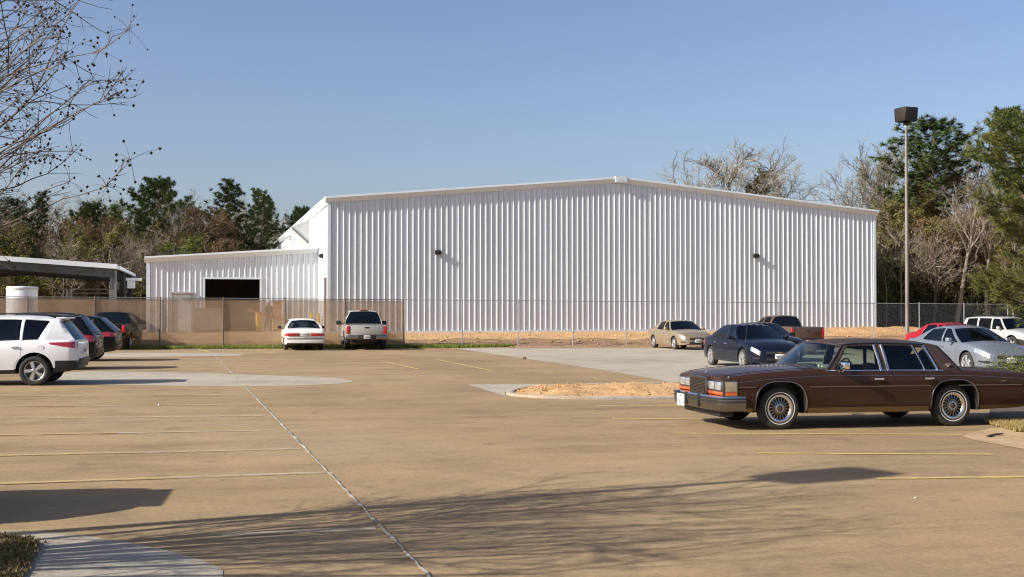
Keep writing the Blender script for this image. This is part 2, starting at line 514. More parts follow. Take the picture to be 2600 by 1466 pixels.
def bank(name, s0, s1, v0, v1, ds, dv, m):
    rows = []
    ns = int((s1 - s0) / ds); nv = max(2, int((v1 - v0) / dv))
    for i in range(ns + 1):
        s = s0 + (s1 - s0) * i / ns
        r = []
        for j in range(nv + 1):
            v = v0 + (v1 - v0) * j / nv + (0.12 * math.sin(s * 1.1) + 0.06 * math.sin(s * 2.9) if name == 'dirt_bank' and j == 0 else 0)
            p = fence_pt(s, v)
            r.append((p.x, p.y, bank_z(s, v) + (0.012 if name == 'dirt_bank' else 0)))
        rows.append(r)
    mb = MB(); mb.grid(rows)
    return mb.build(name, m, smooth=60, fix=False)
tag(bank('silt_bank', -50, 75, -0.25, 2.2, 0.3, 0.14, M['silt']), 'brown silty foot of the bank below the fence', 'bank', kind='structure')
tag(bank('dirt_bank', -50, 75, 1.15, 9.0, 0.3, 0.26, M['dirt']), 'orange dirt bank sloping up to the white building', 'bank', kind='structure')
mb = MB()
pp = [fence_pt(-50, 8.9), fence_pt(75, 8.9), fence_pt(75, 60), fence_pt(-50, 60)]
mb.add([(p.x, p.y, 0.505) for p in pp], [(0, 1, 2, 3)])
tag(mb.build('building_pad', M['dirt']), 'level orange dirt pad under the buildings', 'pad', kind='structure')

# pale concrete patches
def disp(pts, z, name, label, m=None):
    o = sheet(name, [D(*p) for p in pts], z, m or M['pale'])
    tag(o, label, 'concrete', kind='structure'); return o
disp([(60, 962), (130, 940), (230, 934), (380, 936), (520, 939), (660, 944), (770, 948), (850, 952), (884, 957), (886, 961), (850, 966), (760, 970), (640, 972), (500, 972), (330, 969), (180, 967)],
     0.004, 'pale_slab', 'rounded pale concrete patch beside the parked cars')
disp([(190, 893), (330, 888), (520, 888), (618, 891), (600, 895), (400, 898), (260, 900)], 0.004, 'pale_slab', 'thin pale strip of concrete before the grass verge')
disp([(1138, 876), (1300, 876.5), (1640, 876), (2050, 874), (2330, 880), (2575, 892), (2575, 952), (2000, 968), (1760, 970), (1690, 962), (1560, 938), (1340, 905)],
     0.004, 'pale_slab', 'wide pale concrete drive on the right')
disp([(1176, 968), (1240, 967), (1480, 966), (1300, 979), (1268, 988), (1272, 998), (1262, 994)], 0.004, 'pale_slab', 'pale concrete wedge at the tip of the dirt island')
disp([(-200, 1330), (0, 1335), (120, 1339), (210, 1348), (320, 1364), (420, 1386), (500, 1408), (553, 1429), (561, 1436), (562, 1475), (-200, 1475)],
     0.004, 'pale_slab', 'curved pale concrete apron in the near left corner')
disp([(2440, 1090), (2490, 1078), (2575, 1072), (2800, 1066), (2800, 1140), (2620, 1137), (2560, 1128), (2510, 1119), (2450, 1108), (2420, 1098)],
     0.006, 'sand_wash', 'fan of orange sand washed onto the concrete by the brown car', mat('washed_sand', (0.37, 0.255, 0.135), 0.95, var=0.2, scale=1.5, bump=0.4))

# painted bay lines, sealant joint
def stripe(name, p0, p1, w, z, m, label, cat='line', wig=0.0, n=1):
    a = D(*p0); b = D(*p1)
    d = (b - a); d.z = 0; d.normalize()
    s = Vector((-d.y, d.x, 0)) * (w / 2)
    rows = []
    r2 = random.Random(int(p0[0] + p0[1]))
    for i in range(n + 1):
        c = a.lerp(b, i / n) + (s.normalized() * r2.uniform(-wig, wig))
        ww = s * (1 + (r2.uniform(-0.45, 0.45) if wig else 0))
        rows.append([(c.x - ww.x, c.y - ww.y, gz(c.x, c.y) + z), (c.x + ww.x, c.y + ww.y, gz(c.x, c.y) + z)])
    mb = MB(); mb.grid(rows)
    o = mb.build(name, m, fix=False)
    tag(o, label, cat, kind='structure')
    return o
left_lines = [((-20, 998), (645, 993)), ((-20, 1024), (640, 1018)), ((-20, 1054), (662, 1047)), ((-20, 1096), (700, 1083)), ((-20, 1148), (757, 1130)), ((-20, 1219), (818, 1190)), ((560, 1347), (945, 1331))]
for i, (p, q) in enumerate(left_lines):
    stripe('bay_line', p, q, 0.125, 0.008, M['faded'], 'faded bay line on the left side of the car park')
    if i < 6:
        f = 0.25 + 0.06 * i
        mid = (p[0] + (q[0] - p[0]) * f, p[1] + (q[1] - p[1]) * f)
        stripe('bay_line', p, mid, 0.10, 0.011, M['yellow'], 'yellow start of a faded bay line on the left')
for p, q in [((1500, 1021), (1730, 1022)), ((1540, 1054), (1830, 1055)), ((1700, 1091), (2420, 1094)), ((1905, 1141), (2495, 1144)), ((2205, 1205), (2640, 1200)),
             ((958, 908), (1052, 929)), ((1100, 905), (1240, 934)), ((640, 882), (690, 890)), ((500, 879), (525, 886)), ((1320, 917), (1400, 923))]:
    stripe('bay_line', p, q, 0.10, 0.008, M['yellow2'], 'yellow bay line on the open part of the car park')
stripe('expansion_joint', (541, 896), (1082, 1456), 0.030, 0.012, M['sealant'], 'white sealant joint running across the concrete to the camera', 'joint', wig=0.008, n=220)
stripe('expansion_joint', (1085, 892), (1505, 964), 0.05, 0.012, M['faded'], 'pale joint running across the middle of the car park', 'joint', wig=0.01, n=60)

# dirt island with a kerb
ISL = [(1273, 991), (1285, 984), (1320, 978.5), (1400, 973.5), (1480, 970.5), (1560, 968.5), (1640, 967), (1760, 965), (1990, 962), (2010, 975), (1990, 1000), (1900, 1003),
       (1760, 1004.5), (1640, 1005.5), (1540, 1005.5), (1440, 1004.5), (1360, 1002), (1300, 998), (1279, 995)]
isl = [D(*p) for p in ISL]
cen = sum(isl, Vector()) / len(isl)
def inset(pts, w):
    out = []
    n = len(pts)
    for i, p in enumerate(pts):
        t = (pts[(i + 1) % n] - pts[i - 1]); t.z = 0; t.normalize()
        nn = Vector((-t.y, t.x, 0))
        if nn.dot(cen - p) < 0: nn = -nn
        out.append(p + nn * w)
    return out
def dense(pts, k=5):
    out = []
    n = len(pts)
    for i in range(n):
        p0, p1, p2, p3 = pts[i - 1], pts[i], pts[(i + 1) % n], pts[(i + 2) % n]
        for j in range(k):
            t = j / k
            out.append(0.5 * ((2 * p1) + (p2 - p0) * t + (2 * p0 - 5 * p1 + 4 * p2 - p3) * t * t + (3 * p1 - p0 - 3 * p2 + p3) * t ** 3))
    return out
isl = dense(isl)
inn = inset(isl, 0.17)
mb = MB(); n = len(isl)
prf = []
for i in range(n + 1):
    o_, i_ = isl[i % n], inn[i % n]
    g = gz(o_.x, o_.y)
    m1 = o_.lerp(i_, 0.22); m2 = o_.lerp(i_, 0.85)
    prf.append([(o_.x, o_.y, g - 0.03), (o_.x, o_.y, g + 0.045), (m1.x, m1.y, g + 0.062), (m2.x, m2.y, g + 0.062), (i_.x, i_.y, g + 0.05), (i_.x, i_.y, g - 0.03)])
mb.grid(prf)
root = mb.build('island_kerb', M['kerb'], smooth=50)
tag(root, 'curved concrete kerb around the orange dirt island', 'kerb')
mb = MB()
rr = random.Random(3)
ring = inset(isl, 0.16)
levels = 12
rows = []
cx = sum(ring, Vector()) / n
for L_ in range(levels + 1):
    t = L_ / levels
    r = []
    for i in range(n + 1):
        p = ring[i % n]
        ax = Vector((min(max(p.x, isl[3].x + 1.2), isl[45].x - 1.0), cx.y + (p.x - cx.x) * 0.12, 0))
        q = p.lerp(ax, t)
        z = gz(q.x, q.y) + 0.03 + 0.07 * math.sin(t * math.pi / 2) + (0.05 * bumps(q.x * 2, q.y * 3) + 0.03 * bumps(q.x * 5 + 1, q.y * 6) + rr.uniform(-0.010, 0.010)) * min(1, t * 4)
        r.append((q.x, q.y, z))
    rows.append(r)
mb.grid(rows)
tag(mb.build('island_dirt', M['dirt'], smooth=30, fix=False), 'rough orange dirt filling the kerbed island', 'dirt', kind='structure')
# clods lying on the dirt
mb = MB()
def clod(mb, c, r, rr):
    vs = []
    for k in range(6):
        d = [(1, 0, 0), (-1, 0, 0), (0, 1, 0), (0, -1, 0), (0, 0, 1), (0, 0, -1)][k]
        vs.append((c[0] + d[0] * r * rr.uniform(.7, 1.5), c[1] + d[1] * r * rr.uniform(.7, 1.5), c[2] + d[2] * r * rr.uniform(.5, .9)))
    mb.add(vs, [(0, 2, 4), (2, 1, 4), (1, 3, 4), (3, 0, 4), (2, 0, 5), (1, 2, 5), (3, 1, 5), (0, 3, 5)])
for i in range(1100):
    r = rows[rr.randint(1, levels)]
    p = r[rr.randint(0, n)]
    clod(mb, (p[0] + rr.uniform(-.2, .2), p[1] + rr.uniform(-.12, .12), p[2] + 0.005), rr.choice((0.008, 0.008, 0.012, 0.012, 0.018, 0.03)), rr)
tag(mb.build('island_clods', M['dirt'], fix=False), 'loose orange clods scattered over the dirt island', 'dirt', kind='stuff')
mb = MB()
for i in range(1500):
    s = rr.uniform(-1, 60); v = rr.uniform(0.1, 4.2)
    p = fence_pt(s, v)
    clod(mb, (p.x, p.y, bank_z(s, v) + 0.01), rr.choice((0.03, 0.04, 0.05, 0.08)), rr)
for i in range(260):
    s = rr.uniform(3, 30); v = rr.uniform(-1.6, 0.1)
    p = fence_pt(s, v)
    clod(mb, (p.x, p.y, gz(p.x, p.y) + 0.01), rr.choice((0.02, 0.03, 0.04)), rr)
tag(mb.build('bank_clods', M['dirt'], fix=False), 'loose orange clods scattered on the bank behind the fence', 'dirt', kind='stuff')
# washed-out dirt edge in front of the fence on the right
rows = []
for i in range(161):
    s = 9.0 + 58 * i / 160
    w = 0.9 + 0.35 * math.sin(s * 0.7) + 0.2 * math.sin(s * 2.3) + max(0, (14 - s)) * 0.35
    a = fence_pt(s, -w); b = fence_pt(s, -0.02)
    rows.append([(a.x, a.y, gz(a.x, a.y) + 0.006), (b.x, b.y, gz(b.x, b.y) + 0.02)])
mb = MB(); mb.grid(rows)
tag(mb.build('dirt_edge', M['silt'], fix=False), 'dirt washed over the edge of the concrete below the fence', 'dirt', kind='structure')
# lines of white litter
# grass
def grass_patch(name, pts, m, h0, h1, label, seed=1, w=0.012):
    mb = MB(); r = random.Random(seed)
    for (x, y, z) in pts:
        for k in range(3):
            a = r.uniform(0, math.pi); h = r.uniform(h0, h1); ww = w * r.uniform(.7, 1.6)
            lx = r.uniform(-.5, .5) * h; ly = r.uniform(-.5, .5) * h
            ox = x + r.uniform(-.06, .06); oy = y + r.uniform(-.06, .06)
            mb.add([(ox - math.cos(a) * ww, oy - math.sin(a) * ww, z), (ox + math.cos(a) * ww, oy + math.sin(a) * ww, z), (ox + lx, oy + ly, z + h)], [(0, 1, 2)])
    return tag(mb.build(name, m, fix=False), label, 'grass', kind='stuff')
pts = []
for i in range(14000):
    s = rr.uniform(-26, 9.5); wv = 2.3 if s < 6 else 2.3 - (s - 6) * 0.5
    v = rr.uniform(-wv, 0.25)
    if bumps(s * 0.8, v) < -0.75: continue
    p = fence_pt(s, v); pts.append((p.x, p.y, gz(p.x, p.y)))
grass_patch('grass_verge', pts, M['grass'], 0.06, 0.19, 'strip of bright green grass along the foot of the screened fence', 4, 0.016)
rows = []
for i in range(81):
    s = -30 + 40 * i / 80
    a = fence_pt(s, -2.2 + 0.15 * math.sin(s * 1.7) + (max(0, s - 5) * 0.4)); b = fence_pt(s, 0.0)
    rows.append([(a.x, a.y, gz(a.x, a.y) + 0.01), (b.x, b.y, gz(b.x, b.y) + 0.03)])
mb = MB(); mb.grid(rows)
tag(mb.build('verge_soil', mat('verge_soil', (0.15, 0.14, 0.04), 0.95, var=0.4, scale=3, bump=0.5), fix=False), 'green brown soil under the grass strip by the fence', 'soil', kind='structure')

# ------------------------------------------------------------------ fences
FH = 2.41
def fence(name, label, s0, s1, spacing, post_m, screened):
    base = fence_pt(s0); root = empty(name, (base.x, base.y, gz(base.x, base.y)))
    tag(root, label, 'fence')
    inv = root.location.copy()
    def loc(s, h, off=0.0):
        p = fence_pt(s, off)
        return Vector((p.x, p.y, gz(p.x, p.y) + h)) - inv
    n = max(1, round((s1 - s0) / spacing)); sp = (s1 - s0) / n
    for i in range(n + 1):
        s = s0 + i * sp
        mb = MB(); mb.tube([loc(s, -0.1), loc(s, FH + 0.03)], 0.032, 8)
        mb.tube([loc(s, FH + 0.03), loc(s, FH + 0.07)], [0.04, 0.012], 8)
        mb.build('post', post_m, root, smooth=40)
    mb = MB(); mb.tube([loc(s0, FH), loc(s1, FH)], 0.022, 8)
    mb.build('top_rail', M['galv'] if not screened else M['grey_steel'], root, smooth=40)
    mb = MB(); mb.tube([loc(s0, 0.06), loc(s1, 0.06)], 0.006, 4)
    mb.build('tension_wire', M['wire'], root)
    # woven wire: two families of diagonal wires, each a thin strip
    mb = MB(); st = 0.0575 * 1.3
    hh = FH - 0.1
    k = s0 - hh
    while k < s1:
        for sg in (0, 1):
            a, b = (k, k + hh)
            za, zb = (0.05, 0.05 + hh)
            if a < s0: za += (s0 - a); a = s0
            if b > s1: zb -= (b - s1); b = s1
            if b > a:
                if sg: za, zb = 0.05 + hh - (za - 0.05), 0.05 + hh - (zb - 0.05)
                o = -0.03 if sg else -0.034
                A = loc(a, za, o); B = loc(b, zb, o)
                w = Vector((0, 0, 0.0021 if not screened else 0.002))
                mb.quad(A - w, B - w, B + w, A + w)
        k += st
    o = mb.build('woven_wire', M['wire'], root, fix=False)
    o['kind'] = 'stuff'
    if screened:
        for i in range(n):
            a = s0 + i * sp + 0.02; b = a + sp - 0.04
            rows = []
            for q in range(9):
                s = a + (b - a) * q / 8
                rows.append([loc(s, 0.04 + (FH - 0.1) * j / 6, 0.02 + 0.03 * math.sin(q / 8 * math.pi) * math.sin(j / 6 * math.pi)) for j in range(7)])
            mb = MB(); mb.grid(rows)
            mb.build('screen_panel', M['screen'], root, smooth=60, fix=False)
    return root
S_JOIN = 3.77
fence('screened_fence', 'chain link fence with tan privacy screen behind the white sedan', S_JOIN - 12 * 2.98, S_JOIN, 2.98, M['rustpost'], True)
fence('chain_link_fence', 'bare grey chain link fence in front of the white building', S_JOIN + 0.06, S_JOIN + 54.5, 2.98, M['galv'], False)

# ------------------------------------------------------------------ white steel buildings
PADZ = 0.53
BL = Vector((-10.02, 62.5, 0))              # near left corner of the big building
BW = 33.85
RIB = BW / 105.0
def rib_profile(s0, s1, rib, phase=0.0):
    """(s, depth) points of ribbed sheet between s0 and s1"""
    pts = [(s0, 0.0)]
    k = math.floor((s0 - phase) / rib) - 1
    while phase + k * rib < s1:
        c = phase + k * rib
        for ds, d in ((-0.038, 0), (-0.016, 0.044), (0.016, 0.044), (0.038, 0),
                      (rib * 0.36 - 0.022, 0), (rib * 0.36 - 0.012, 0.009), (rib * 0.36 + 0.012, 0.009), (rib * 0.36 + 0.022, 0),
                      (rib * 0.66 - 0.022, 0), (rib * 0.66 - 0.012, 0.009), (rib * 0.66 + 0.012, 0.009), (rib * 0.66 + 0.022, 0)):
            if s0 + 1e-3 < c + ds < s1 - 1e-3: pts.append((c + ds, d))
        k += 1
    pts.append((s1, 0.0))
    return pts
def ribbed_wall(parent, org, du, nrm, length, top, rib, z0=PADZ, openings=(), m=None, per=3, name='wall_panel', inv=Vector()):
    n = max(1, round(length / (rib * per)))
    w = length / n
    for i in range(n):
        pr = rib_profile(i * w + 0.002, (i + 1) * w - 0.002, rib, rib * 0.5)
        mb = MB()
        for (sa, da), (sb, db) in zip(pr[:-1], pr[1:]):
            mid = (sa + sb) / 2
            spans = [(z0, None)]
            for (o0, o1, oz0, oz1) in openings:
                if o0 <= mid <= o1:
                    spans = [(oz1, None)] if oz0 <= z0 else [(z0, oz0), (oz1, None)]
            A = org + du * sa + nrm * da - inv; B = org + du * sb + nrm * db - inv
            for (za, zb) in spans:
                ta = top(sa) if zb is None else zb; tb = top(sb) if zb is None else zb
                mb.quad((A.x, A.y, za), (B.x, B.y, za), (B.x, B.y, tb), (A.x, A.y, ta))
        mb.build(name, m or M['white_panel'], parent, fix=False)

def trim_run(parent, name, a, b, nrm, m, prof=((0, 0.10), (0.26, 0.10), (0.27, 0.0), (0.05, -0.24), (0.0, -0.24)), inv=Vector()):
    """trim of a given cross-section (out, up) between two points"""
    mb = MB()
    r0 = [a + nrm * o + Vector((0, 0, h)) - inv for o, h in prof]
    r1 = [b + nrm * o + Vector((0, 0, h)) - inv for o, h in prof]
    n = len(prof)
    mb.add(r0 + r1, [(i, (i + 1) % n, n + (i + 1) % n, n + i) for i in range(n)] + [tuple(range(n)), tuple(range(2 * n - 1, n - 1, -1))])
    return mb.build(name, m, parent)

NF = -V                                     # outward normal of the front walls
EAVE = 7.86; RIDGE = 9.42
LEN = 62.0
wh = empty('warehouse', (BL.x, BL.y, PADZ))
tag(wh, 'large white ribbed steel warehouse with a low gable roof', 'building')
inv = Vector((BL.x, BL.y, PADZ))
zi = Vector((0, 0, PADZ))
def wtop(s): return EAVE + (RIDGE - EAVE) * (1 - abs(s - BW / 2) / (BW / 2)) - PADZ
ribbed_wall(wh, BL, U, NF, BW, wtop, RIB, z0=-0.02, inv=Vector((BL.x, BL.y, 0)))
# plain shell behind: sides, back, floor
def flat(parent, name, pts, m):
    mb = MB(); mb.add([Vector(p) - inv for p in pts], [tuple(range(len(pts)))]); return mb.build(name, m, parent, fix=False)
def P3(p, z): return Vector((p.x, p.y, z))
c00 = BL; c10 = BL + U * BW; c01 = BL + V * LEN; c11 = BL + U * BW + V * LEN
# left side wall as separate sheets between downspouts, with the door opening left dark
DOOR_T = [1.15, 2.55]
def side_sheet(t0, t1, z0=PADZ - 0.02, z1=EAVE):
    flat(wh, 'side_panel', [P3(BL + V * t0, z0), P3(BL + V * t0, z1), P3(BL + V * t1, z1), P3(BL + V * t1, z0)], M['white_panel'])
side_sheet(0, 1.15); side_sheet(2.55, 6.0); side_sheet(1.155, 2.545, PADZ + 3.05)
for t in range(6, int(LEN), 8): side_sheet(t + 0.004, min(t + 8, LEN))
flat(wh, 'side_panel', [P3(c10, PADZ), P3(c11, PADZ), P3(c11, EAVE), P3(c10, EAVE)], M['white_panel'])
flat(wh, 'back_wall', [P3(c01, PADZ), P3(c01, EAVE), P3(c01 + U * BW / 2, RIDGE), P3(c11, EAVE), P3(c11, PADZ)], M['white_panel'])
for sgn, e in ((-1, c00), (1, c10)):
    mid = BL + U * (BW / 2)
    a = P3(e + U * sgn * 0.25 - V * 0.1, EAVE + 0.05 - 0.02); b = P3(mid - V * 0.1, RIDGE + 0.07)
    c = b + V * (LEN + 0.2); d = a + V * (LEN + 0.2)
    mb = MB()
    up = Vector((0, 0, 0.05))
    mb.add([p - inv for p in (a, b, c, d)] + [p - inv + up for p in (a, b, c, d)], [(0, 1, 2, 3), (4, 7, 6, 5), (0, 4, 5, 1), (1, 5, 6, 2), (2, 6, 7, 3), (3, 7, 4, 0)])
    mb.build('roof', M['roof_steel'], wh)
    # rake trim along the gable, in lengths
    a = P3(e + U * sgn * 0.22, EAVE - 0.0); b = P3(mid + U * sgn * 0.33, RIDGE + 0.0)
    for q in range(5):
        g0 = a.lerp(b, q / 5); g1 = a.lerp(b, (q + 1) / 5 - 0.0006)
        trim_run(wh, 'rake_trim', g0, g1, NF, M['white_trim'], inv=inv)
# ridge cap plate with its maker's marks
mid = P3(BL + U * (BW / 2), RIDGE)
mb = MB(); mb.obox(mid + NF * 0.16 + Vector((0, 0, -0.04)) - inv, U * 0.345, NF * 0.16, Vector((0, 0, 0.17)))
cap = mb.build('ridge_cap', M['white_trim'], wh)
mb = MB()
for du_, dz_, hw_, hh_ in ((-0.13, -0.10, 0.07, 0.022), (0.0, -0.03, 0.025, 0.03), (0.13, -0.10, 0.07, 0.022)):
    mb.obox(mid + NF * 0.324 + U * du_ + Vector((0, 0, -0.02 + dz_)) - inv, U * hw_, NF * 0.003, Vector((0, 0, hh_)))
mb.build('maker_mark', M['lightgrey'], cap)
# left eave gutter seen end on, downspouts, corner trims, base trim
trim_run(wh, 'eave_gutter', P3(c00 - V * 0.1, EAVE - 0.02), P3(c00 + V * LEN, EAVE - 0.02), -U, M['white_trim'],
         prof=((0, 0.10), (0.24, 0.09), (0.25, -0.04), (0.10, -0.26), (0, -0.27)), inv=inv)
for t in (6.7, 9.0, 15.0, 20.0, 27, 33, 40):
    mb = MB(); q = BL + V * t - U * 0.07
    mb.obox(P3(q, (PADZ + EAVE) / 2 - 0.15) - inv, U * 0.05, V * 0.06, Vector((0, 0, (EAVE - PADZ) / 2 - 0.15)))
    mb.build('downspout', M['white_trim'], wh)
for e in (c00 - U * 0.005, c10 + U * 0.005):
    mb = MB(); mb.obox(P3(e + NF * 0.035, (PADZ + EAVE) / 2) - inv, U * 0.09, NF * 0.03, Vector((0, 0, (EAVE - PADZ) / 2 - 0.02)))
    mb.build('corner_trim', M['white_trim'], wh)
mb = MB(); mb.obox(P3(BL + U * (BW / 2) + NF * 0.05, PADZ + 0.02) - inv, U * (BW / 2), NF * 0.025, Vector((0, 0, 0.055)))
mb.build('base_trim', M['white_trim'], wh)
mb = MB(); mb.obox(P3(BL + U * (BW / 2) + NF * 0.03, PADZ - 0.10) - inv, U * (BW / 2 - 0.05), NF * 0.02, Vector((0, 0, 0.06)))
mb.build('slab_edge', M['greybox'], wh)
# side door with frame
mb = MB(); q = BL + V * 1.85 + U * 0.04
mb.obox(P3(q, PADZ + 1.5) - inv, U * 0.03, V * 0.69, Vector((0, 0, 1.5)))
dr = mb.build('door', M['door_dark'], wh)
mb = MB(); q = BL + V * 1.35 - U * 0.02
mb.obox(P3(q, PADZ + 1.05) - inv, U * 0.04, V * 0.03, Vector((0, 0, 0.06)))
mb.build('handle', M['brushed'], dr)
# weather hood high on the side wall
def prism(parent, name, pts3, ext, m):
    mb = MB(); n = len(pts3)
    mb.add([p - inv for p in pts3] + [p + ext - inv for p in pts3], [tuple(range(n)), tuple(range(2 * n - 1, n - 1, -1))] + [(i, n + i, n + (i + 1) % n, (i + 1) % n) for i in range(n)])
    return mb.build(name, m, parent)
h0 = BL + V * 12.0
hd = prism(wh, 'weather_hood', [P3(h0, 7.60), P3(h0 - U * 1.10, 7.14), P3(h0 - U * 1.10, 7.04), P3(h0, 6.05)], V * 3.0, M['lightgrey'])
mb = MB(); mb.beam(P3(h0 - U * 1.10 - V * 0.03, 7.04) - inv, P3(h0 - U * 0.06 - V * 0.03, 6.09) - inv, 0.12, 0.10)
mb.build('hood_edge', M['grey_steel'], hd)
mb = MB(); q = BL + V * 24.5 - U * 0.2
mb.obox(P3(q, 6.72) - inv, U * 0.2, V * 0.6, Vector((0, 0, 0.16)))
for k in range(3):
    mb.obox(P3(q - U * 0.1, 7.0 + 0.13 * k) - inv, U * 0.14, V * 0.5, Vector((0, 0, 0.02)))
mb.build('vent_louvre', M['lightgrey'], wh)

# lean-to on the left
LT0 = BL + V * 5.9                           # where its front meets the big building
LTW = 9.69
lt = empty('lean_to', (LT0 - U * LTW).to_tuple()[:2] + (PADZ,))
tag(lt, 'low white ribbed lean-to with a dark vehicle opening beside the warehouse', 'building')
inv_old = inv
inv = Vector((lt.location.x, lt.location.y, PADZ))
LQ = LT0 - U * LTW
LZ0, LZ1 = 4.72, 5.40
def ltop(s): return LZ0 + (LZ1 - LZ0) * s / LTW - PADZ
op0, op1 = 3.13, 6.30
ribbed_wall(lt, LQ, U, NF, LTW, ltop, 0.31, z0=-0.02, openings=((op0, op1, -1, 3.02), (1.32, 2.42, -1, 2.14)), inv=Vector((LQ.x, LQ.y, 0)))
LTL = 24.0
flat(lt, 'side_panel', [P3(LQ, PADZ), P3(LQ, LZ0), P3(LQ + V * LTL, LZ0), P3(LQ + V * LTL, PADZ)], M['white_panel'])
flat(lt, 'back_wall', [P3(LQ + V * LTL, PADZ), P3(LQ + V * LTL, LZ0), P3(LT0 + V * LTL, LZ1), P3(LT0 + V * LTL, PADZ)], M['grey_steel'])
flat(lt, 'floor', [P3(LQ, PADZ - 0.015), P3(LT0, PADZ - 0.015), P3(LT0 + V * LTL, PADZ - 0.015), P3(LQ + V * LTL, PADZ - 0.015)], M['grey_steel'])
flat(lt, 'inner_partition', [P3(LQ + V * 9 + U * 0.1, PADZ), P3(LQ + V * 9 + U * 0.1, LZ0 - .1), P3(LT0 + V * 9 - U * 0.1, LZ1 - .1), P3(LT0 + V * 9 - U * 0.1, PADZ)], M['door_dark'])
mb = MB()
a, b = P3(LQ - U * 0.2 - V * 0.1, LZ0 + 0.03), P3(LT0 - V * 0.1 - U * 0.02, LZ1 + 0.05); c, d = b + V * LTL, a + V * LTL
up = Vector((0, 0, 0.05))
mb.add([p - inv for p in (a, b, c, d)] + [p - inv + up for p in (a, b, c, d)], [(0, 1, 2, 3), (4, 7, 6, 5), (0, 4, 5, 1), (1, 5, 6, 2), (2, 6, 7, 3), (3, 7, 4, 0)])
mb.build('roof', M['roof_steel'], lt)
a = P3(LQ - U * 0.2, LZ0); b = P3(LT0 - U * 0.03, LZ1)
for q in range(3):
    trim_run(lt, 'rake_trim', a.lerp(b, q / 3), a.lerp(b, (q + 1) / 3 - 0.0008), NF, M['white_trim'], inv=inv)
trim_run(lt, 'eave_gutter', P3(LQ - V * 0.1, LZ0 - 0.04), P3(LQ + V * LTL, LZ0 - 0.04), -U, M['white_trim'], prof=((0, 0.10), (0.2, 0.09), (0.21, -0.05), (0.08, -0.24), (0, -0.25)), inv=inv)
mb = MB(); mb.obox(P3(LQ + NF * 0.035, (PADZ + LZ0) / 2) - inv, U * 0.10, NF * 0.03, Vector((0, 0, (LZ0 - PADZ) / 2 - 0.03)))
mb.build('corner_trim', M['white_trim'], lt)
for s in (op0 - 0.03, op1 + 0.03):
    mb = MB(); mb.obox(P3(LQ + U * s + NF * 0.03, PADZ + 1.51) - inv, U * 0.06, NF * 0.028, Vector((0, 0, 1.51)))
    mb.build('opening_jamb', M['white_trim'], lt)
mb = MB(); mb.obox(P3(LQ + U * (op0 + op1) / 2 + NF * 0.034, PADZ + 3.08) - inv, U * ((op1 - op0) / 2 + 0.12), NF * 0.03, Vector((0, 0, 0.055)))
mb.build('opening_head', M['white_trim'], lt)
mb = MB(); mb.obox(P3(LQ + U * 1.87 + V * 0.03, PADZ + 1.06) - inv, U * 0.52, V * 0.025, Vector((0, 0, 1.06)))
dr = mb.build('door', M['white_trim'], lt)
mb = MB(); mb.obox(P3(LQ + U * 1.45 - V * 0.03, PADZ + 1.0) - inv, U * 0.04, V * 0.03, Vector((0, 0, 0.05)))
mb.build('handle', M['dark'], dr)
mb = MB(); mb.obox(P3(LQ + U * 1.87 + NF * 0.09, PADZ + 2.24) - inv, U * 0.62, NF * 0.09, Vector((0, 0, 0.045)))
for s in (1.29, 2.45):
    mb.obox(P3(LQ + U * s + NF * 0.03, PADZ + 1.09) - inv, U * 0.045, NF * 0.028, Vector((0, 0, 1.09)))
mb.build('door_frame', M['lightgrey'], lt)
inv = inv_old

# wall lamps: box head on a back plate with a sloping lens
def wall_lamp(pos, du, nrm, label, small=False):
    r = empty('wall_lamp', pos); tag(r, label, 'lamp', 'lamps fixed to the white building')
    k = 0.85 if small else 1.0
    mb = MB(); mb.obox(nrm * 0.03, du * 0.13 * k, nrm * 0.03, Vector((0, 0, 0.14 * k))); mb.build('back_plate', M['dark'], r)
    mb = MB()
    sec = [(0.05, 0.14), (0.19, 0.11), (0.22, 0.04), (0.20, -0.08), (0.05, -0.13)]
    p0 = [nrm * o * k + Vector((0, 0, h * k)) - du * 0.17 * k for o, h in sec]; p1 = [p + du * 0.34 * k for p in p0]; n = len(sec)
    mb.add(p0 + p1, [tuple(range(n)), tuple(range(2 * n - 1, n - 1, -1))] + [(i, n + i, n + (i + 1) % n, (i + 1) % n) for i in range(n)])
    bevel(mb.build('housing', M['dark'], r), 0.012)
    mb = MB(); mb.obox(nrm * 0.12 * k + Vector((0, 0, -0.12 * k)), du * 0.13 * k, nrm * 0.06 * k, Vector((0, 0, 0.012))); mb.build('lens', M['lampyellow'], r)
    return r
sL = 6.18; sR = 26.06
wall_lamp(P3(BL + U * 6.05 + NF * 0.045, 4.98), U, NF, 'dark wall lamp on the left part of the big ribbed wall')
wall_lamp(P3(BL + U * 25.65 + NF * 0.045, 5.02), U, NF, 'dark wall lamp on the right part of the big ribbed wall')
wall_lamp(P3(BL + V * 3.2 - U * 0.01, 4.86), -V, -U, 'dark wall lamp above the side door at the building corner')

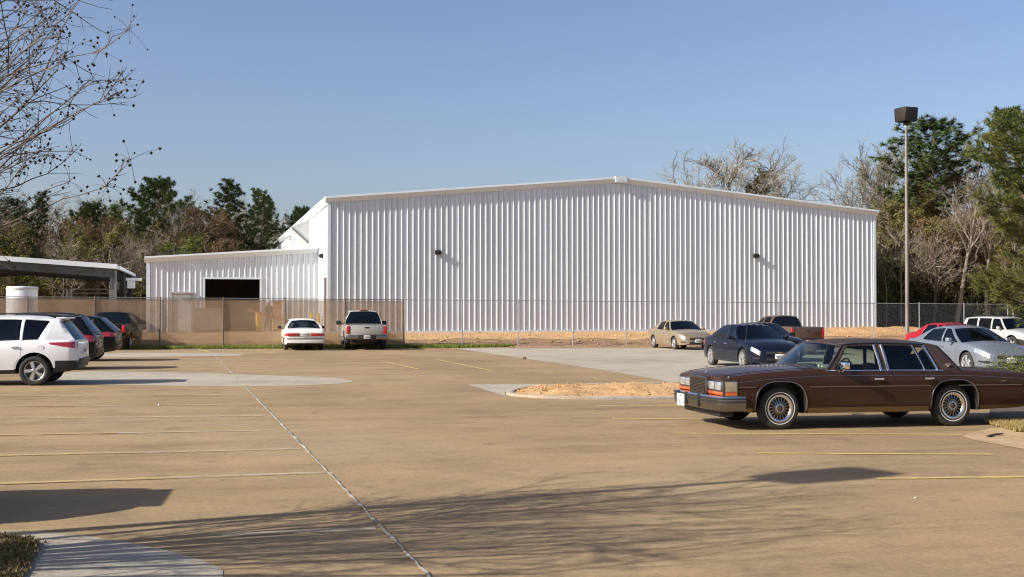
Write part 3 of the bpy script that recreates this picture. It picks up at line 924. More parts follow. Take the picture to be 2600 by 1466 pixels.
# ------------------------------------------------------------------ open shed at the far left
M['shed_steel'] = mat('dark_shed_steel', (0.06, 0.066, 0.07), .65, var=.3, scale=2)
M['shed_shade'] = mat('painted_shed_shade', (0.035, 0.035, 0.035), .8, var=.3, scale=1.5)  # near-black colour paints the shade inside the open shed
SH = at(293, 757, 70.0)
SH = Vector((SH.x, SH.y, 0.5))
shed = empty('open_shed', SH); tag(shed, 'open grey steel shed with white roof edge at the far left', 'shed')
HW_ = 7.2; DEP = 17.0; ZE = 3.84; ZR = 4.30      # above its base
def SP(s, t, z): return U * s + V * t + Vector((0, 0, z))
for t in (0.0, 8.0, 16.5):
    for s in (-2 * HW_, 0):
        mb = MB()
        mb.obox(SP(s - 0.0, t, ZE / 2), U * 0.06, V * 0.16, Vector((0, 0, ZE / 2)))
        mb.obox(SP(s - 0.19, t, ZE / 2), U * 0.12, V * 0.012, Vector((0, 0, ZE / 2)))
        mb.build('column', M['shed_steel'] if t else M['grey_steel'], shed)
    for sg in (-1, 1):
        mb = MB()
        e = 0 if sg > 0 else -2 * HW_
        a = SP(e, t + 0.0, ZE); b = SP(-HW_, t + 0.0, ZR)
        d0, d1 = 0.62, 0.55
        th = V * 0.07
        vs = []
        for q in (-th, th):
            vs += [a + q, b + q, b + q - Vector((0, 0, d1)), a + q - Vector((0, 0, d0))]
        mb.add(vs, [(0, 1, 2, 3), (7, 6, 5, 4), (0, 4, 5, 1), (1, 5, 6, 2), (2, 6, 7, 3), (3, 7, 4, 0)])
        mb.build('rafter', M['shed_steel'], shed)
for sg in (-1, 1):
    e = 0.12 if sg > 0 else -2 * HW_ - 0.12
    a = SP(e, -0.35, ZE + 0.02); b = SP(-HW_, -0.35, ZR + 0.04); c = SP(-HW_, DEP, ZR + 0.04); d = SP(e, DEP, ZE + 0.02)
    up = Vector((0, 0, 0.10))
    mb = MB(); mb.add([a, b, c, d, a + up, b + up, c + up, d + up], [(0, 1, 2, 3), (4, 7, 6, 5), (0, 4, 5, 1), (1, 5, 6, 2), (2, 6, 7, 3), (3, 7, 4, 0)])
    mb.build('roof', M['roof_steel'], shed)
    mb = MB(); dn = Vector((0, 0, -0.02)); mb.add([p + dn + V * q for p, q in ((a, .3), (b, .3), (c, -.3), (d, -.3))], [(0, 1, 2, 3)]); mb.build('roof_shade_sheet', M['shed_shade'], shed, fix=False)  # sheet added under the roof to paint its shaded underside
    trim_run(shed, 'roof_trim', a + V * 0.0, b, NF, M['white_trim'], prof=((0.0, 0.18), (0.1, 0.18), (0.1, -0.11), (0.0, -0.11)))
mb = MB(); mb.obox(SP(0.2, DEP / 2 - 0.2, ZE - 0.02), U * 0.09, V * (DEP / 2), Vector((0, 0, 0.10)))
mb.build('gutter', M['white_trim'], shed)
mb = MB(); mb.obox(SP(0.9, 3.0, ZE - 0.65), U * 0.45, V * 0.5, Vector((0, 0, 0.09))); mb.obox(SP(0.75, 3.0, ZE - 0.98), U * 0.22, V * 0.35, Vector((0, 0, 0.24)))
mb.build('duct', M['white_trim'], shed)
flat_i = inv
inv = SH
flat(shed, 'floor', [SH + SP(-15, -0.2, 0.02), SH + SP(0.3, -0.2, 0.02), SH + SP(0.3, 17, 0.02), SH + SP(-15, 17, 0.02)], M['shed_shade'])
inv = flat_i
# white tank, railing platform, valves
p = at(56, 757, 66.0); tk = empty('storage_tank', (p.x, p.y, 0.5)); tag(tk, 'white round tank standing before the open shed', 'tank')
mb = MB(); mb.lathe([(0, 0), (0.85, 0), (0.85, 2.55), (0.82, 2.6), (0, 2.64)], 40, axis='z'); mb.build('shell', M['white_trim'], tk, smooth=40)
mb = MB(); mb.lathe([(0.85, 2.44), (0.875, 2.44), (0.875, 2.51), (0.85, 2.51)], 40, axis='z'); mb.build('rim_band', M['lightgrey'], tk, smooth=40)
p = at(148, 757, 76.0); rl = empty('platform_railing', (p.x, p.y, 0.5)); tag(rl, 'dark pipe railing on a platform under the shed', 'railing')
for z in (2.05, 2.35, 2.62):
    mb = MB(); mb.tube([Vector((0, 0, z)), U * 3.3 + Vector((0, 0, z))], 0.03, 6); mb.build('rail', M['lightgrey'], rl)
for k in range(5):
    mb = MB(); mb.tube([U * (k * 0.825), U * (k * 0.825) + Vector((0, 0, 2.62))], 0.035, 6); mb.build('post', M['grey_steel'], rl)
mb = MB(); mb.obox(U * 1.65 + V * 0.6 + Vector((0, 0, 1.9)), U * 1.75, V * 0.6, Vector((0, 0, 0.06))); mb.build('deck', M['grey_steel'], rl)
p = at(170, 757, 74.5); vv = empty('valve_stand', (p.x, p.y, 0.5)); tag(vv, 'pair of pale upright valves by the platform railing', 'valve')
for k in (0, 1):
    mb = MB(); c = U * (0.24 * k)
    mb.tube([c, c + Vector((0, 0, 1.9)), c + Vector((0, 0, 1.95)), c + Vector((0, 0, 2.25)), c + Vector((0, 0, 2.3)), c + Vector((0, 0, 2.6))], [0.05, 0.05, 0.1, 0.1, 0.06, 0.08], 8)
    mb.build('valve', M['lightgrey'], vv, smooth=40)
mb = MB(); mb.tube([U * -0.6 + Vector((0, 0, 1.85)), U * 0.6 + Vector((0, 0, 1.85))], 0.06, 8); mb.build('pipe', M['bollard'], vv)

# things standing behind the screened fence
def bollard(px, d, label):
    p = at(px, 842, d); r = empty('bollard', (p.x, p.y, PADZ - 0.03)); tag(r, label, 'bollard', 'yellow bollards on the building pad')
    mb = MB(); mb.lathe([(0.0, 1.10), (0.05, 1.09), (0.085, 1.05), (0.09, 1.0), (0.09, 0), (0, 0)], 16, axis='z'); mb.build('post', M['bollard'], r, smooth=40)
    mb = MB(); mb.lathe([(0.09, 0.0), (0.14, 0.0), (0.13, 0.05), (0.09, 0.06)], 16, axis='z'); mb.build('footing', M['kerb'], r, smooth=40)
bollard(653, 65.0, 'left of the two yellow bollards beside the dark vehicle opening')
bollard(662, 65.2, 'right of the two yellow bollards beside the dark vehicle opening')
bollard(791, 66.0, 'left of the two yellow bollards by the building side door')
bollard(808, 65.6, 'right of the two yellow bollards by the building side door')
def cabinet(px0, px1, top, d, m, name, label, cat, doors=2):
    a = at(px0, 843, d); b = at(px1, 843, d); w = (b - a).length / math.cos(A0); h = at(px0, top, d).z - PADZ
    r = empty(name, (a.x, a.y, PADZ - 0.03), A0); tag(r, label, cat)
    mb = MB(); mb.box(0, w, 0, 0.9, 0.06, h); bevel(mb.build('body', m, r), 0.02)
    mb = MB(); mb.box(0.03, w - 0.03, 0.03, 0.87, 0, 0.06); mb.build('base', M['grey_steel'], r)
    mb = MB(); mb.box(-0.03, w + 0.03, -0.03, 0.93, h, h + 0.04); mb.build('lid', m, r)
    for k in range(doors):
        x0 = 0.03 + (w - 0.06) * k / doors; x1 = 0.03 + (w - 0.06) * (k + 1) / doors - 0.02
        mb = MB(); mb.box(x0, x1, -0.02, 0, 0.12, h - 0.06); o = mb.build('door', m, r)
        mb = MB(); mb.box(x1 - 0.08, x1 - 0.05, -0.045, -0.02, h * 0.5, h * 0.5 + 0.14); mb.build('handle', M['dark'], o)
cabinet(692, 714, 766, 66.2, M['tanbox'], 'electrical_cabinet', 'tall tan metal cabinet against the lean-to wall', 'cabinet', 1)
cabinet(494, 566, 783, 63.6, M['greybox'], 'storage_bin', 'low grey brown metal bin before the vehicle opening', 'bin', 2)
# orange barrier arm on its stand
p = at(735, 843, 63.0); ba = empty('barrier_arm', (p.x, p.y, PADZ - 0.03)); tag(ba, 'orange red barrier arm slanting up behind the screened fence', 'barrier')
a_ = at(738, 818, 63.0) - Vector((p.x, p.y, PADZ - 0.03)); b_ = at(627, 786, 62.4) - Vector((p.x, p.y, PADZ - 0.03))
mb = MB(); mb.beam(a_, b_, 0.07, 0.13); mb.build('arm', M['orange'], ba)
mb = MB(); mb.tube([Vector((a_.x, a_.y, 0)), a_], 0.06, 10); mb.build('post', M['orange'], ba)
mb = MB(); mb.obox(Vector((a_.x, a_.y, 0.03)), U * 0.25, V * 0.25, Vector((0, 0, 0.03))); mb.build('base_plate', M['grey_steel'], ba)

# ------------------------------------------------------------------ tall lamp posts
def lamp_post(pos, H, label, rz=0.0):
    r = empty('lamp_post', pos, rz); tag(r, label, 'lamp post', 'car park lamp posts')
    mb = MB(); mb.tube([(0, 0, 0), (0, 0, H * 0.5), (0.0, 0, H - 0.9)], [0.095, 0.08, 0.058], 14); mb.build('pole', M['pole'], r, smooth=40)
    mb = MB(); mb.lathe([(0, 0.0), (0.16, 0.0), (0.16, 0.03), (0.11, 0.05), (0.10, 0.2), (0, 0.2)], 16, axis='z'); mb.build('base_plate', M['pole'], r, smooth=30)
    mb = MB(); mb.lathe([(0.045, H - 0.95), (0.085, H - 0.9), (0.085, H - 0.82), (0.05, H - 0.75)], 12, axis='z', c=(0, 0, 0)); mb.build('collar', M['lightgrey'], r, smooth=30)
    for k in range(4):
        a = k * math.pi / 2 + 0.12
        d = Vector((math.cos(a), math.sin(a), 0)); s = Vector((-math.sin(a), math.cos(a), 0))
        mb = MB(); mb.beam(Vector((0, 0, H - 0.82)), d * 0.22 + Vector((0, 0, H - 0.62)), 0.05, 0.05)
        arm = mb.build('bracket', M['dark'], r)
        mb = MB()
        tilt = (d * 0.99 + Vector((0, 0, -0.06))).normalized(); up = s.cross(tilt) * -1
        c = d * 0.22 + Vector((0, 0, H - 0.34))
        mb.obox(c, tilt * 0.15, s * 0.35, up * 0.31)
        h = bevel(mb.build('flood_head', M['dark'], r), 0.02)
        mb = MB(); mb.obox(c + tilt * 0.02 - up * 0.315, tilt * 0.10, s * 0.28, up * 0.008); mb.build('lens', M['glass'], h)
    mb = MB(); mb.obox(Vector((0, 0, H - 0.72)), Vector((0.09, 0, 0)), Vector((0, 0.09, 0)), Vector((0, 0, 0.12))); mb.build('junction_box', M['dark'], r)
    return r
p = G(2304, 899)
LPH = at(2304, 273, p.y).z - gz(p.x, p.y)
lamp_post(p, LPH, 'tall weathered lamp post with dark flood heads behind the brown car', R(14))
HN = 7.6
sh_tip = D(2050, 1197)
base = sh_tip - Vector((math.cos(TRAVEL), math.sin(TRAVEL), 0)) * ((HN - 0.35) / math.tan(SUN_EL))
lamp_post((base.x, base.y, gz(base.x, base.y)), HN, 'lamp post out of frame on the left casting the long pole shadow', R(30))

# ------------------------------------------------------------------ vehicles
def pchip(xs, ys):
    xs = np.asarray(xs, float); ys = np.asarray(ys, float)
    h = np.diff(xs); d = np.diff(ys) / h
    n = len(xs); m = np.zeros(n)
    m[0], m[-1] = d[0], d[-1]
    for i in range(1, n - 1):
        if d[i - 1] * d[i] > 0:
            w1 = 2 * h[i] + h[i - 1]; w2 = h[i] + 2 * h[i - 1]
            m[i] = (w1 + w2) / (w1 / d[i - 1] + w2 / d[i])
    def f(x):
        i = int(np.clip(np.searchsorted(xs, x) - 1, 0, n - 2))
        t = min(1.0, max(0.0, (x - xs[i]) / h[i]))
        return float((1 + 2 * t) * (1 - t) ** 2 * ys[i] + t * (1 - t) ** 2 * h[i] * m[i] + t * t * (3 - 2 * t) * ys[i + 1] + t * t * (t - 1) * h[i] * m[i + 1])
    return f

def text_mesh(txt, size, m, name, parent, mtx):
    cu = bpy.data.curves.new('t', 'FONT'); cu.body = txt; cu.size = size; cu.align_x = 'CENTER'; cu.align_y = 'CENTER'; cu.extrude = 0.001
    to = bpy.data.objects.new('t', cu); COL.objects.link(to)
    dg = bpy.context.evaluated_depsgraph_get()
    me = bpy.data.meshes.new_from_object(to.evaluated_get(dg)); me.name = name
    bpy.data.objects.remove(to); bpy.data.curves.remove(cu)
    me.transform(mtx); me.materials.clear(); me.materials.append(m)
    return link(bpy.data.objects.new(name, me), parent)

class Car:
    """local axes: x forward, y left, z up; origin on the ground midway between the axles"""
    def __init__(s, name, sp):
        s.sp = sp
        st = sorted(sp['st'])
        xs = [r[0] for r in st]
        s.hw, s.zb, s.zs, s.zt = (pchip(xs, [r[k] for r in st]) for k in (1, 2, 3, 4))
        s.x0, s.x1 = xs[0], xs[-1]
        s.tubs = sp['tubs']
        s.xf, s.xr, s.wr = sp['xf'], sp['xr'], sp['wr']
        s.Ra = sp.get('Ra', s.wr + 0.06); s.az = sp.get('az', s.wr + 0.0)
        s.paint = sp['paint']
        s.root = empty(name)
        s.body(); s.cabin(); s.wheels(); s.doors(); s.seats()
    def tub(s, x):
        for a, b, dep in s.tubs:
            if a <= x <= b: return dep
        return None
    def sec(s, x):
        hw, zb, zs, zt = s.hw(x), s.zb(x), s.zs(x), s.zt(x)
        H = zs - zb
        if s.sp.get('boxy'):
            p = [(0, zb), (hw * .82, zb), (hw * .955, zb + .01), (hw * .985, zb + .10), (hw * 1.0, zb + .46 * H), (hw * .998, zb + .80 * H), (hw * .985, zs - .025), (hw * .962, zs)]
            ins = [(hw * .93, zs + .35 * (zt - zs)), (hw * .5, zs + .9 * (zt - zs)), (0, zt)]
        else:
            p = [(0, zb), (hw * .80, zb), (hw * .94, zb + .015), (hw * .975, zb + .12), (hw * 1.0, zb + .48 * H), (hw * .995, zb + .72 * H), (hw * .972, zb + .92 * H), (hw * .93, zs)]
            ins = [(hw * .86, zs + .30 * (zt - zs)), (hw * .5, zs + .86 * (zt - zs)), (0, zt)]
        dep = s.tub(x)
        if dep is not None:
            ins = [(hw * .905 if not s.sp.get('boxy') else hw * .93, zs - 0.005), (hw * .88, zs - dep), (0, zs - dep)]
        return p + ins
    def side_y(s, x, z):
        p = s.sec(x)[1:8]
        if z <= p[0][1]: return p[0][0]
        for (y0, z0), (y1, z1) in zip(p[:-1], p[1:]):
            if z0 <= z <= z1 and z1 > z0: return y0 + (y1 - y0) * (z - z0) / (z1 - z0)
        return p[-1][0]
    def body(s):
        xs = set(np.linspace(s.x0, s.x1, 46).tolist())
        xs |= {r[0] for r in s.sp['st']}
        for a, b, _ in s.tubs: xs |= {a - 0.012, a, b, b + 0.012}
        xs = sorted(xs)
        xs = [x for i, x in enumerate(xs) if i == 0 or x - xs[i - 1] > 0.004]
        mb = MB(); rings = []
        for x in xs:
            h = s.sec(x)
            ring = [(x, y, z) for y, z in h] + [(x, -y, z) for y, z in h[-2:0:-1]]
            rings.append(ring)
        n = len(rings[0])
        for r in rings: mb.v.extend(r)
        clad = s.sp.get('clad', 0)
        for i in range(len(rings) - 1):
            intub = s.tub((xs[i] + xs[i + 1]) / 2) is not None or (s.tub(xs[i]) is not None) != (s.tub(xs[i + 1]) is not None)
            for j in range(n):
                a = i * n + j; b = i * n + (j + 1) % n
                mb.f.append((a, b, b + n, a + n))
                jj = j if j < 10 else n - 1 - j
                mi = 0
                if intub and jj >= 8: mi = 1
                elif jj <= 1 or jj < clad: mi = 2
                mb.m.append(mi)
        mb.f.append(tuple(range(n))); mb.m.append(s.sp.get('capmat', 0))
        e = (len(rings) - 1) * n
        mb.f.append(tuple(e + k for k in range(n))); mb.m.append(s.sp.get('capmat', 0))
        mats = [s.paint, M['interior'], M['black']]
        o = bpy.data.objects.new('body', mb.mesh('body', mats, None, True)); link(o)
        cb = MB()
        hwm = max(r[1] for r in s.sp['st'])
        for x in (s.xf, s.xr):
            for sg in (-1, 1):
                y0, y1 = (hwm - 0.30) * sg, (hwm + 0.15) * sg
                pr = [(0, y0), (s.Ra, y0), (s.Ra, y1), (0, y1)]
                k = 28
                ra = s.sp.get('arch_long', 1.0)
                vs = []
                for yy in (y0, y1):
                    for q in range(k):
                        a = 2 * math.pi * q / k
                        ca, sa = math.cos(a), math.sin(a)
                        if s.sp.get('boxy'):
                            e_ = 0.72
                            ca = math.copysign(abs(ca) ** e_, ca); sa = math.copysign(abs(sa) ** e_, sa)
                        vs.append((x + s.Ra * ra * ca, yy, s.az + s.Ra * sa))
                cb.add(vs, [tuple(range(k)), tuple(range(2 * k - 1, k - 1, -1))] + [(q, k + q, k + (q + 1) % k, (q + 1) % k) for q in range(k)], 2)
        co = bpy.data.objects.new('cut', cb.mesh('cut', mats, None, True)); link(co)
        md = o.modifiers.new('b', 'BOOLEAN'); md.operation = 'DIFFERENCE'; md.object = co; md.solver = 'EXACT'
        dg = bpy.context.evaluated_depsgraph_get()
        me = bpy.data.meshes.new_from_object(o.evaluated_get(dg)); me.name = 'body'
        bpy.data.objects.remove(o); bpy.data.objects.remove(co)
        me.polygons.foreach_set('use_smooth', [True] * len(me.polygons))
        me.set_sharp_from_angle(angle=R(s.sp.get('sharp', 38)))
        s.bodyo = link(bpy.data.objects.new('body', me), s.root)
    # -------------------------------------------------- cabin
    def cab_pt(s, j, v, sg):
        """point on side line j at height fraction v"""
        bx, tx = s.sp['lines'][j]
        x = bx + (tx - bx) * v
        k = 7
        yb = s.sec(bx)[k][0] - 0.004; zb = s.zs(bx) - 0.006
        zr = s.roofz(tx); yr = s.yr(tx)
        y = yb + (yr - yb) * (v ** 1.15) + s.sp.get('bulge', 0.025) * math.sin(math.pi * v)
        z = zb + (zr - zb) * v
        return Vector((x, sg * y, z))
    def cabin(s):
        sp = s.sp
        L = sp['lines']; types = sp['types']
        rz = sp['roof']; s.roofz = pchip([a for a, _ in rz], [b for _, b in rz])
        t_f, t_r = L[0][1], L[-1][1]
        yr0 = sp['yr']
        s.yr = lambda x: yr0 * (1 - sp.get('rt_f', 0.06) * max(0, min(1, (x - (t_f - .5)) / .5)) - sp.get('rt_r', 0.08) * max(0, min(1, ((t_r + .6) - x) / .6)))
        vs = [0, .05, .30, .55, .78, .905, .96, 1.0]
        g0, g1 = 1, 5
        fr = MB()
        glass = sp.get('glass', M['glass'])
        for sg in (-1, 1):
            for j, ty in enumerate(types):
                cols = [[s.cab_pt(j, v, sg).lerp(s.cab_pt(j + 1, v, sg), q) for v in vs] for q in (0, .25, .5, .75, 1)]
                if ty == 'P': fr.grid(cols)
                else:
                    for i in range(len(vs) - 1):
                        if not (g0 <= i < g1): fr.grid([[c[i], c[i + 1]] for c in cols])
                    gm = MB(); gm.grid([c[g0:g1 + 1] for c in cols])
                    o = gm.build('side_window', sp.get('glass_side', glass), s.root, smooth=60)
        # roof
        nx, ny = 14, 10
        cr = sp.get('crown', 0.05)
        rows = []
        for i in range(nx + 1):
            x = t_f + (t_r - t_f) * i / nx
            yr = s.yr(x); z = s.roofz(x)
            fx = 1.0 if 0 < i < nx else 1.0
            rows.append([Vector((x + (sp.get('wb', .1) * 0.55 if i == 0 else (-sp.get('rb', .08) * 0.4 if i == nx else 0)) * (1 - q * q), q * yr, z + cr * (1 - q * q) * (1 if 0 < i < nx else .8))) for q in np.linspace(-1, 1, ny + 1)])
        fr.grid(rows)
        # screens front and rear
        for which in (0, 1):
            j = 0 if which == 0 else len(L) - 1
            bul = sp.get('wb', .1) if which == 0 else -sp.get('rb', .08)
            vv = [0, .05, .3, .55, .8, .93, 1.0]
            qs = [-1, -.955, -.6, -.2, .2, .6, .955, 1]
            if which == 1 and sp.get('rear_q'): qs = [-1, -sp['rear_q'], -.5, -.2, .2, .5, sp['rear_q'], 1]
            if which == 1 and sp.get('rear_v'): vv = sp['rear_v']
            rows = []
            for v in vv:
                p = s.cab_pt(j, v, 1)
                r = []
                bx = L[j][0]
                for q in qs:
                    f = 1 - q * q
                    bb = bul * (1 - .45 * v) * f
                    z = p.z + (1 - v) * (s.zt(bx) - s.zs(bx)) * f * (1 if s.tub(bx + (0.05 if which == 0 else -0.05)) is None else 0) + v * cr * .8 * f
                    r.append(Vector((p.x + bb, q * p.y, z)))
                rows.append(r)
            gl = MB()
            for a in range(len(vv) - 1):
                for b in range(len(qs) - 1):
                    tgt = gl if (1 <= a < len(vv) - 2 and 1 <= b < len(qs) - 2) else fr
                    tgt.quad(rows[a][b], rows[a][b + 1], rows[a + 1][b + 1], rows[a + 1][b])
            gl.build('windscreen' if which == 0 else 'rear_window', sp.get('glass_front', glass) if which == 0 else glass, s.root, smooth=60)
        o = fr.build('roof_and_pillars', sp.get('roof_mat', s.paint), s.root, smooth=45)
        md = o.modifiers.new('t', 'SOLIDIFY'); md.thickness = 0.02; md.offset = -1
    # -------------------------------------------------- wheels
    def wheels(s):
        sp = s.sp; R_ = s.wr; wd = sp.get('tw', 0.21); rr = sp.get('rim', 0.64) * R_
        t = MB(); h = wd / 2
        t.lathe([(rr, -h * .8), (rr + .012, -h * .95), (R_ * .86, -h), (R_ * .955, -h * .86), (R_ * .99, -h * .6), (R_, 0), (R_ * .99, h * .6), (R_ * .955, h * .86), (R_ * .86, h), (rr + .012, h * .95), (rr, h * .8)], 40)
        tm = t.mesh('tyre', M['rubber'], 50, True)
        rim = MB(); style = sp.get('wheel', 'spoke5')
        rim.lathe([(rr * .80, -h * .5), (rr * .93, h * .2), (rr * .97, h * .86), (rr * 1.02, h * .93), (rr * 1.02, h * .80)], 40)
        ns = {'spoke5': 5, 'spoke7': 7, 'spoke10': 10, 'wire': 36, 'disc': 8}[style]
        rim.lathe([(0.0, h * .82), (rr * .16, h * .82), (rr * .22, h * .72), (rr * .24, h * .5)], 20)
        for k in range(ns):
            a = 2 * math.pi * k / ns
            d = Vector((math.cos(a), 0, math.sin(a))); q = Vector((-math.sin(a), 0, math.cos(a)))
            if style == 'wire':
                sgn = 1 if k % 2 else -1
                p0 = d * rr * .2 + Vector((0, h * .86, 0)); p1 = (d * math.cos(.3) + q * math.sin(.3) * sgn) * rr * .86 + Vector((0, h * .62, 0))
                rim.tube([p0, p1], .0065, 4)
            else:
                w0, w1 = {5: (.15, .27), 7: (.10, .18), 10: (.07, .11), 8: (.16, .30)}[ns]
                y0, y1 = h * .80, h * .72
                c0 = d * rr * .14; c1 = d * rr * .96
                vs = []
                for c, w, y in ((c0, w0, y0), (c1, w1, y1)):
                    vs += [c - q * w * rr + Vector((0, y - .02, 0)), c - q * w * rr * .6 + Vector((0, y + .012, 0)), c + q * w * rr * .6 + Vector((0, y + .012, 0)), c + q * w * rr + Vector((0, y - .02, 0))]
                rim.add(vs, [(0, 1, 5, 4), (1, 2, 6, 5), (2, 3, 7, 6)])
        rm = rim.mesh('rim', sp.get('rim_mat', M['alloy']), 40, True)
        hb = MB(); hb.lathe([(0, -h * .5), (rr * .95, -h * .5), (rr * .95, -h * .35), (rr * .55, -h * .1), (rr * .55, h * .15), (0, h * .15)], 28)
        hm = hb.mesh('wheel', M['grey_steel'], 40, True)
        extra = []
        if style == 'wire':
            e = MB(); e.lathe([(rr * 1.18, h * .99), (rr * 1.19, h * 1.0), (rr * 1.235, h * 1.012), (rr * 1.25, h * 1.0)], 48); extra.append(('whitewall', e.mesh('whitewall', M['whitewall'], 50, True)))
            e = MB(); e.lathe([(0, h * .95), (rr * .09, h * .95), (rr * .13, h * .9), (rr * .13, h * .8)], 20); extra.append(('hub_cap', e.mesh('hub_cap', mat('maroon_hub', (0.10, 0.015, 0.015), .3, coat=1), 40, True)))
            e = MB(); e.lathe([(rr * .22, h * .84), (rr * .30, h * .88), (rr * .36, h * .80)], 28); e.lathe([(rr * .84, h * .70), (rr * .89, h * .88), (rr * .99, h * .97), (rr * 1.05, h * .95)], 40); extra.append(('wheel_cover_ring', e.mesh('wheel_cover_ring', M['chrome'], 40, True)))
        ty = sp['ty'] - h
        for x in (s.xf, s.xr):
            for sg in (1, -1):
                w = bpy.data.objects.new('wheel', hm); link(w, s.root)
                w.location = (x, sg * ty, R_ * 0.985); w.rotation_euler = (0, 0, 0 if sg > 0 else math.pi)
                link(bpy.data.objects.new('tyre', tm), w); link(bpy.data.objects.new('rim', rm), w)
                for nm, me in extra: link(bpy.data.objects.new(nm, me), w)
    # -------------------------------------------------- panels laid on the sides
    def patch(s, name, x0, x1, z0, z1, off, m, sides=(1, -1), nx=10, nz=6, parent=None, clip=False, edge=True):
        out = []
        for sg in sides:
            rows = []
            for i in range(nx + 1):
                r = []
                for k in range(nz + 1):
                    u = i / nx; q = k / nz
                    xa = x0(q) if callable(x0) else x0; xb = x1(q) if callable(x1) else x1
                    x = xa + (xb - xa) * u
                    za = z0(x) if callable(z0) else z0; zc = z1(x) if callable(z1) else z1
                    z = za + (zc - za) * q
                    if clip:
                        for ax in (s.xf, s.xr):
                            dz = z - s.az
                            rad = s.Ra + 0.035
                            if abs(dz) < rad:
                                hh = math.sqrt(rad * rad - dz * dz)
                                if ax < 0 and x < ax + hh and x > ax - 0.5: x = ax + hh
                                if ax > 0 and x > ax - hh and x < ax + 0.5: x = ax - hh
                    x = min(max(x, s.x0), s.x1)
                    y = s.side_y(x, z)
                    e = 0.02
                    xl, xh = max(s.x0, x - e), min(s.x1, x + e)
                    dy = (s.side_y(xh, z) - s.side_y(xl, z)) / max(1e-6, xh - xl)
                    nrm = Vector((-dy, 1, 0)).normalized()
                    r.append((x + nrm.x * off, sg * (y + nrm.y * off), z))
                rows.append(r)
            mb = MB(); mb.grid(rows)
            if edge:                                   # turn the rim back to the body
                ins = lambda p: (p[0], p[1] - sg * (off + 0.004), p[2])
                for line in (rows[0], rows[-1], [r[0] for r in rows], [r[-1] for r in rows]):
                    mb.grid([line, [ins(p) for p in line]])
            out.append(mb.build(name, m, parent or s.root, smooth=35))
        return out
    def doors(s):
        for d in s.sp.get('doors', ()):
            xa, xb = d['x']
            z0 = d.get('z0', lambda x: s.zb(x) + 0.10)
            z1 = lambda x: s.zs(x) - 0.012
            s.patch('door_gap', xa - 0.009, xb + 0.009, (lambda x: (z0(x) if callable(z0) else z0) - 0.009), z1, 0.0016, M['black'], clip=True, edge=False)
            for sg in (1, -1):
                o = s.patch('door', xa, xb, z0, z1, 0.0042, s.paint, sides=(sg,), clip=True)[0]
                hx = d.get('hx', xa + 0.12); hz = d.get('hz', s.zs(xa) - 0.13)
                y = s.side_y(hx, hz)
                mb = MB(); mb.box(hx - 0.085, hx + 0.085, sg * (y + 0.012), sg * (y + 0.045), hz - 0.016, hz + 0.016)
                bevel(mb.build('handle', s.sp.get('handle_mat', s.paint), o), 0.006)
    def seats(s):
        sp = s.sp; m = sp.get('seat_mat', M['interior'])
        for (x, y, w, top) in sp['seats']:
            mb = MB()
            zf = s.zs(x) - 0.42
            mb.box(x - 0.02, x + 0.5, y - w / 2, y + w / 2, zf, zf + 0.2)
            mb.add([(x - .06, y - w / 2, zf + .15), (x + .10, y - w / 2, zf + .15), (x + .10, y + w / 2, zf + .15), (x - .06, y + w / 2, zf + .15),
                    (x - .22, y - w / 2 * .92, top - .17), (x - .10, y - w / 2 * .92, top - .17), (x - .10, y + w / 2 * .92, top - .17), (x - .22, y + w / 2 * .92, top - .17)],
                   [(0, 3, 2, 1), (4, 5, 6, 7), (0, 1, 5, 4), (1, 2, 6, 5), (2, 3, 7, 6), (3, 0, 4, 7)])
            for hy in ((y,) if w < .8 else (y - w * .27, y + w * .27)):
                mb.box(x - .25, x - .16, hy - .13, hy + .13, top - .17, top)
            bevel(mb.build('seat', m, s.root), 0.03)
        # dashboard and steering wheel
        dx = s.tubs[-1][1]
        mb = MB(); hw = s.hw(dx) * .8; zs = s.zs(dx)
        mb.box(dx - .38, dx - .02, -hw, hw, zs - .25, zs - .02); bevel(mb.build('dashboard', M['interior'], s.root), 0.04)
        mb = MB()
        c = Vector((dx - .52, .36, zs + .0)); n = 20
        mb.tube([c + Vector((-.06 * math.sin(a), .185 * math.cos(a), .175 * math.sin(a))) for a in np.linspace(0, 2 * math.pi, n + 1)], .014, 6, cap=False)
        mb.tube([c, c + Vector((.2, 0, -.12))], .03, 6)
        mb.build('steering_wheel', M['black'], s.root, smooth=50)
    def end_box(s, name, front, y0, y1, z0, z1, th, m, parent=None, inset=0.0, bev=0.008, out=0.0):
        x = (s.x1 if front else s.x0); sgn = 1 if front else -1
        mb = MB(); xa = x + sgn * (-0.04 + out); xb = x + sgn * (th + out)
        mb.box(min(xa, xb), max(xa, xb), y0, y1, z0, z1)
        o = mb.build(name, m, parent or s.root)
        if bev: bevel(o, bev)
        return o
    def mirrors(s, x, z, m, w=.19, h=.13, out=.20):
        for sg in (1, -1):
            y = s.side_y(x, s.zs(x) - .01)
            mb = MB(); mb.beam((x, sg * (y - .02), z - .04), (x - .02, sg * (y + .10), z - .02), .05, .04)
            c = Vector((x - .03, sg * (y + .06 + w / 2), z + .02))
            vs = [];
            for xx, k in ((-.05, 1.0), (.02, .95), (.08, .55)):
                vs += [c + Vector((xx, sy * w / 2 * k, sz * h / 2 * k)) for sy, sz in ((-1, -1), (1, -1), (1, 1), (-1, 1))]
            mb.add(vs, [(0, 1, 2, 3), (11, 10, 9, 8)] + [(a + k, a + (k + 1) % 4, a + 4 + (k + 1) % 4, a + 4 + k) for a in (0, 4) for k in range(4)])
            bevel(mb.build('door_mirror', m, s.root), 0.012)
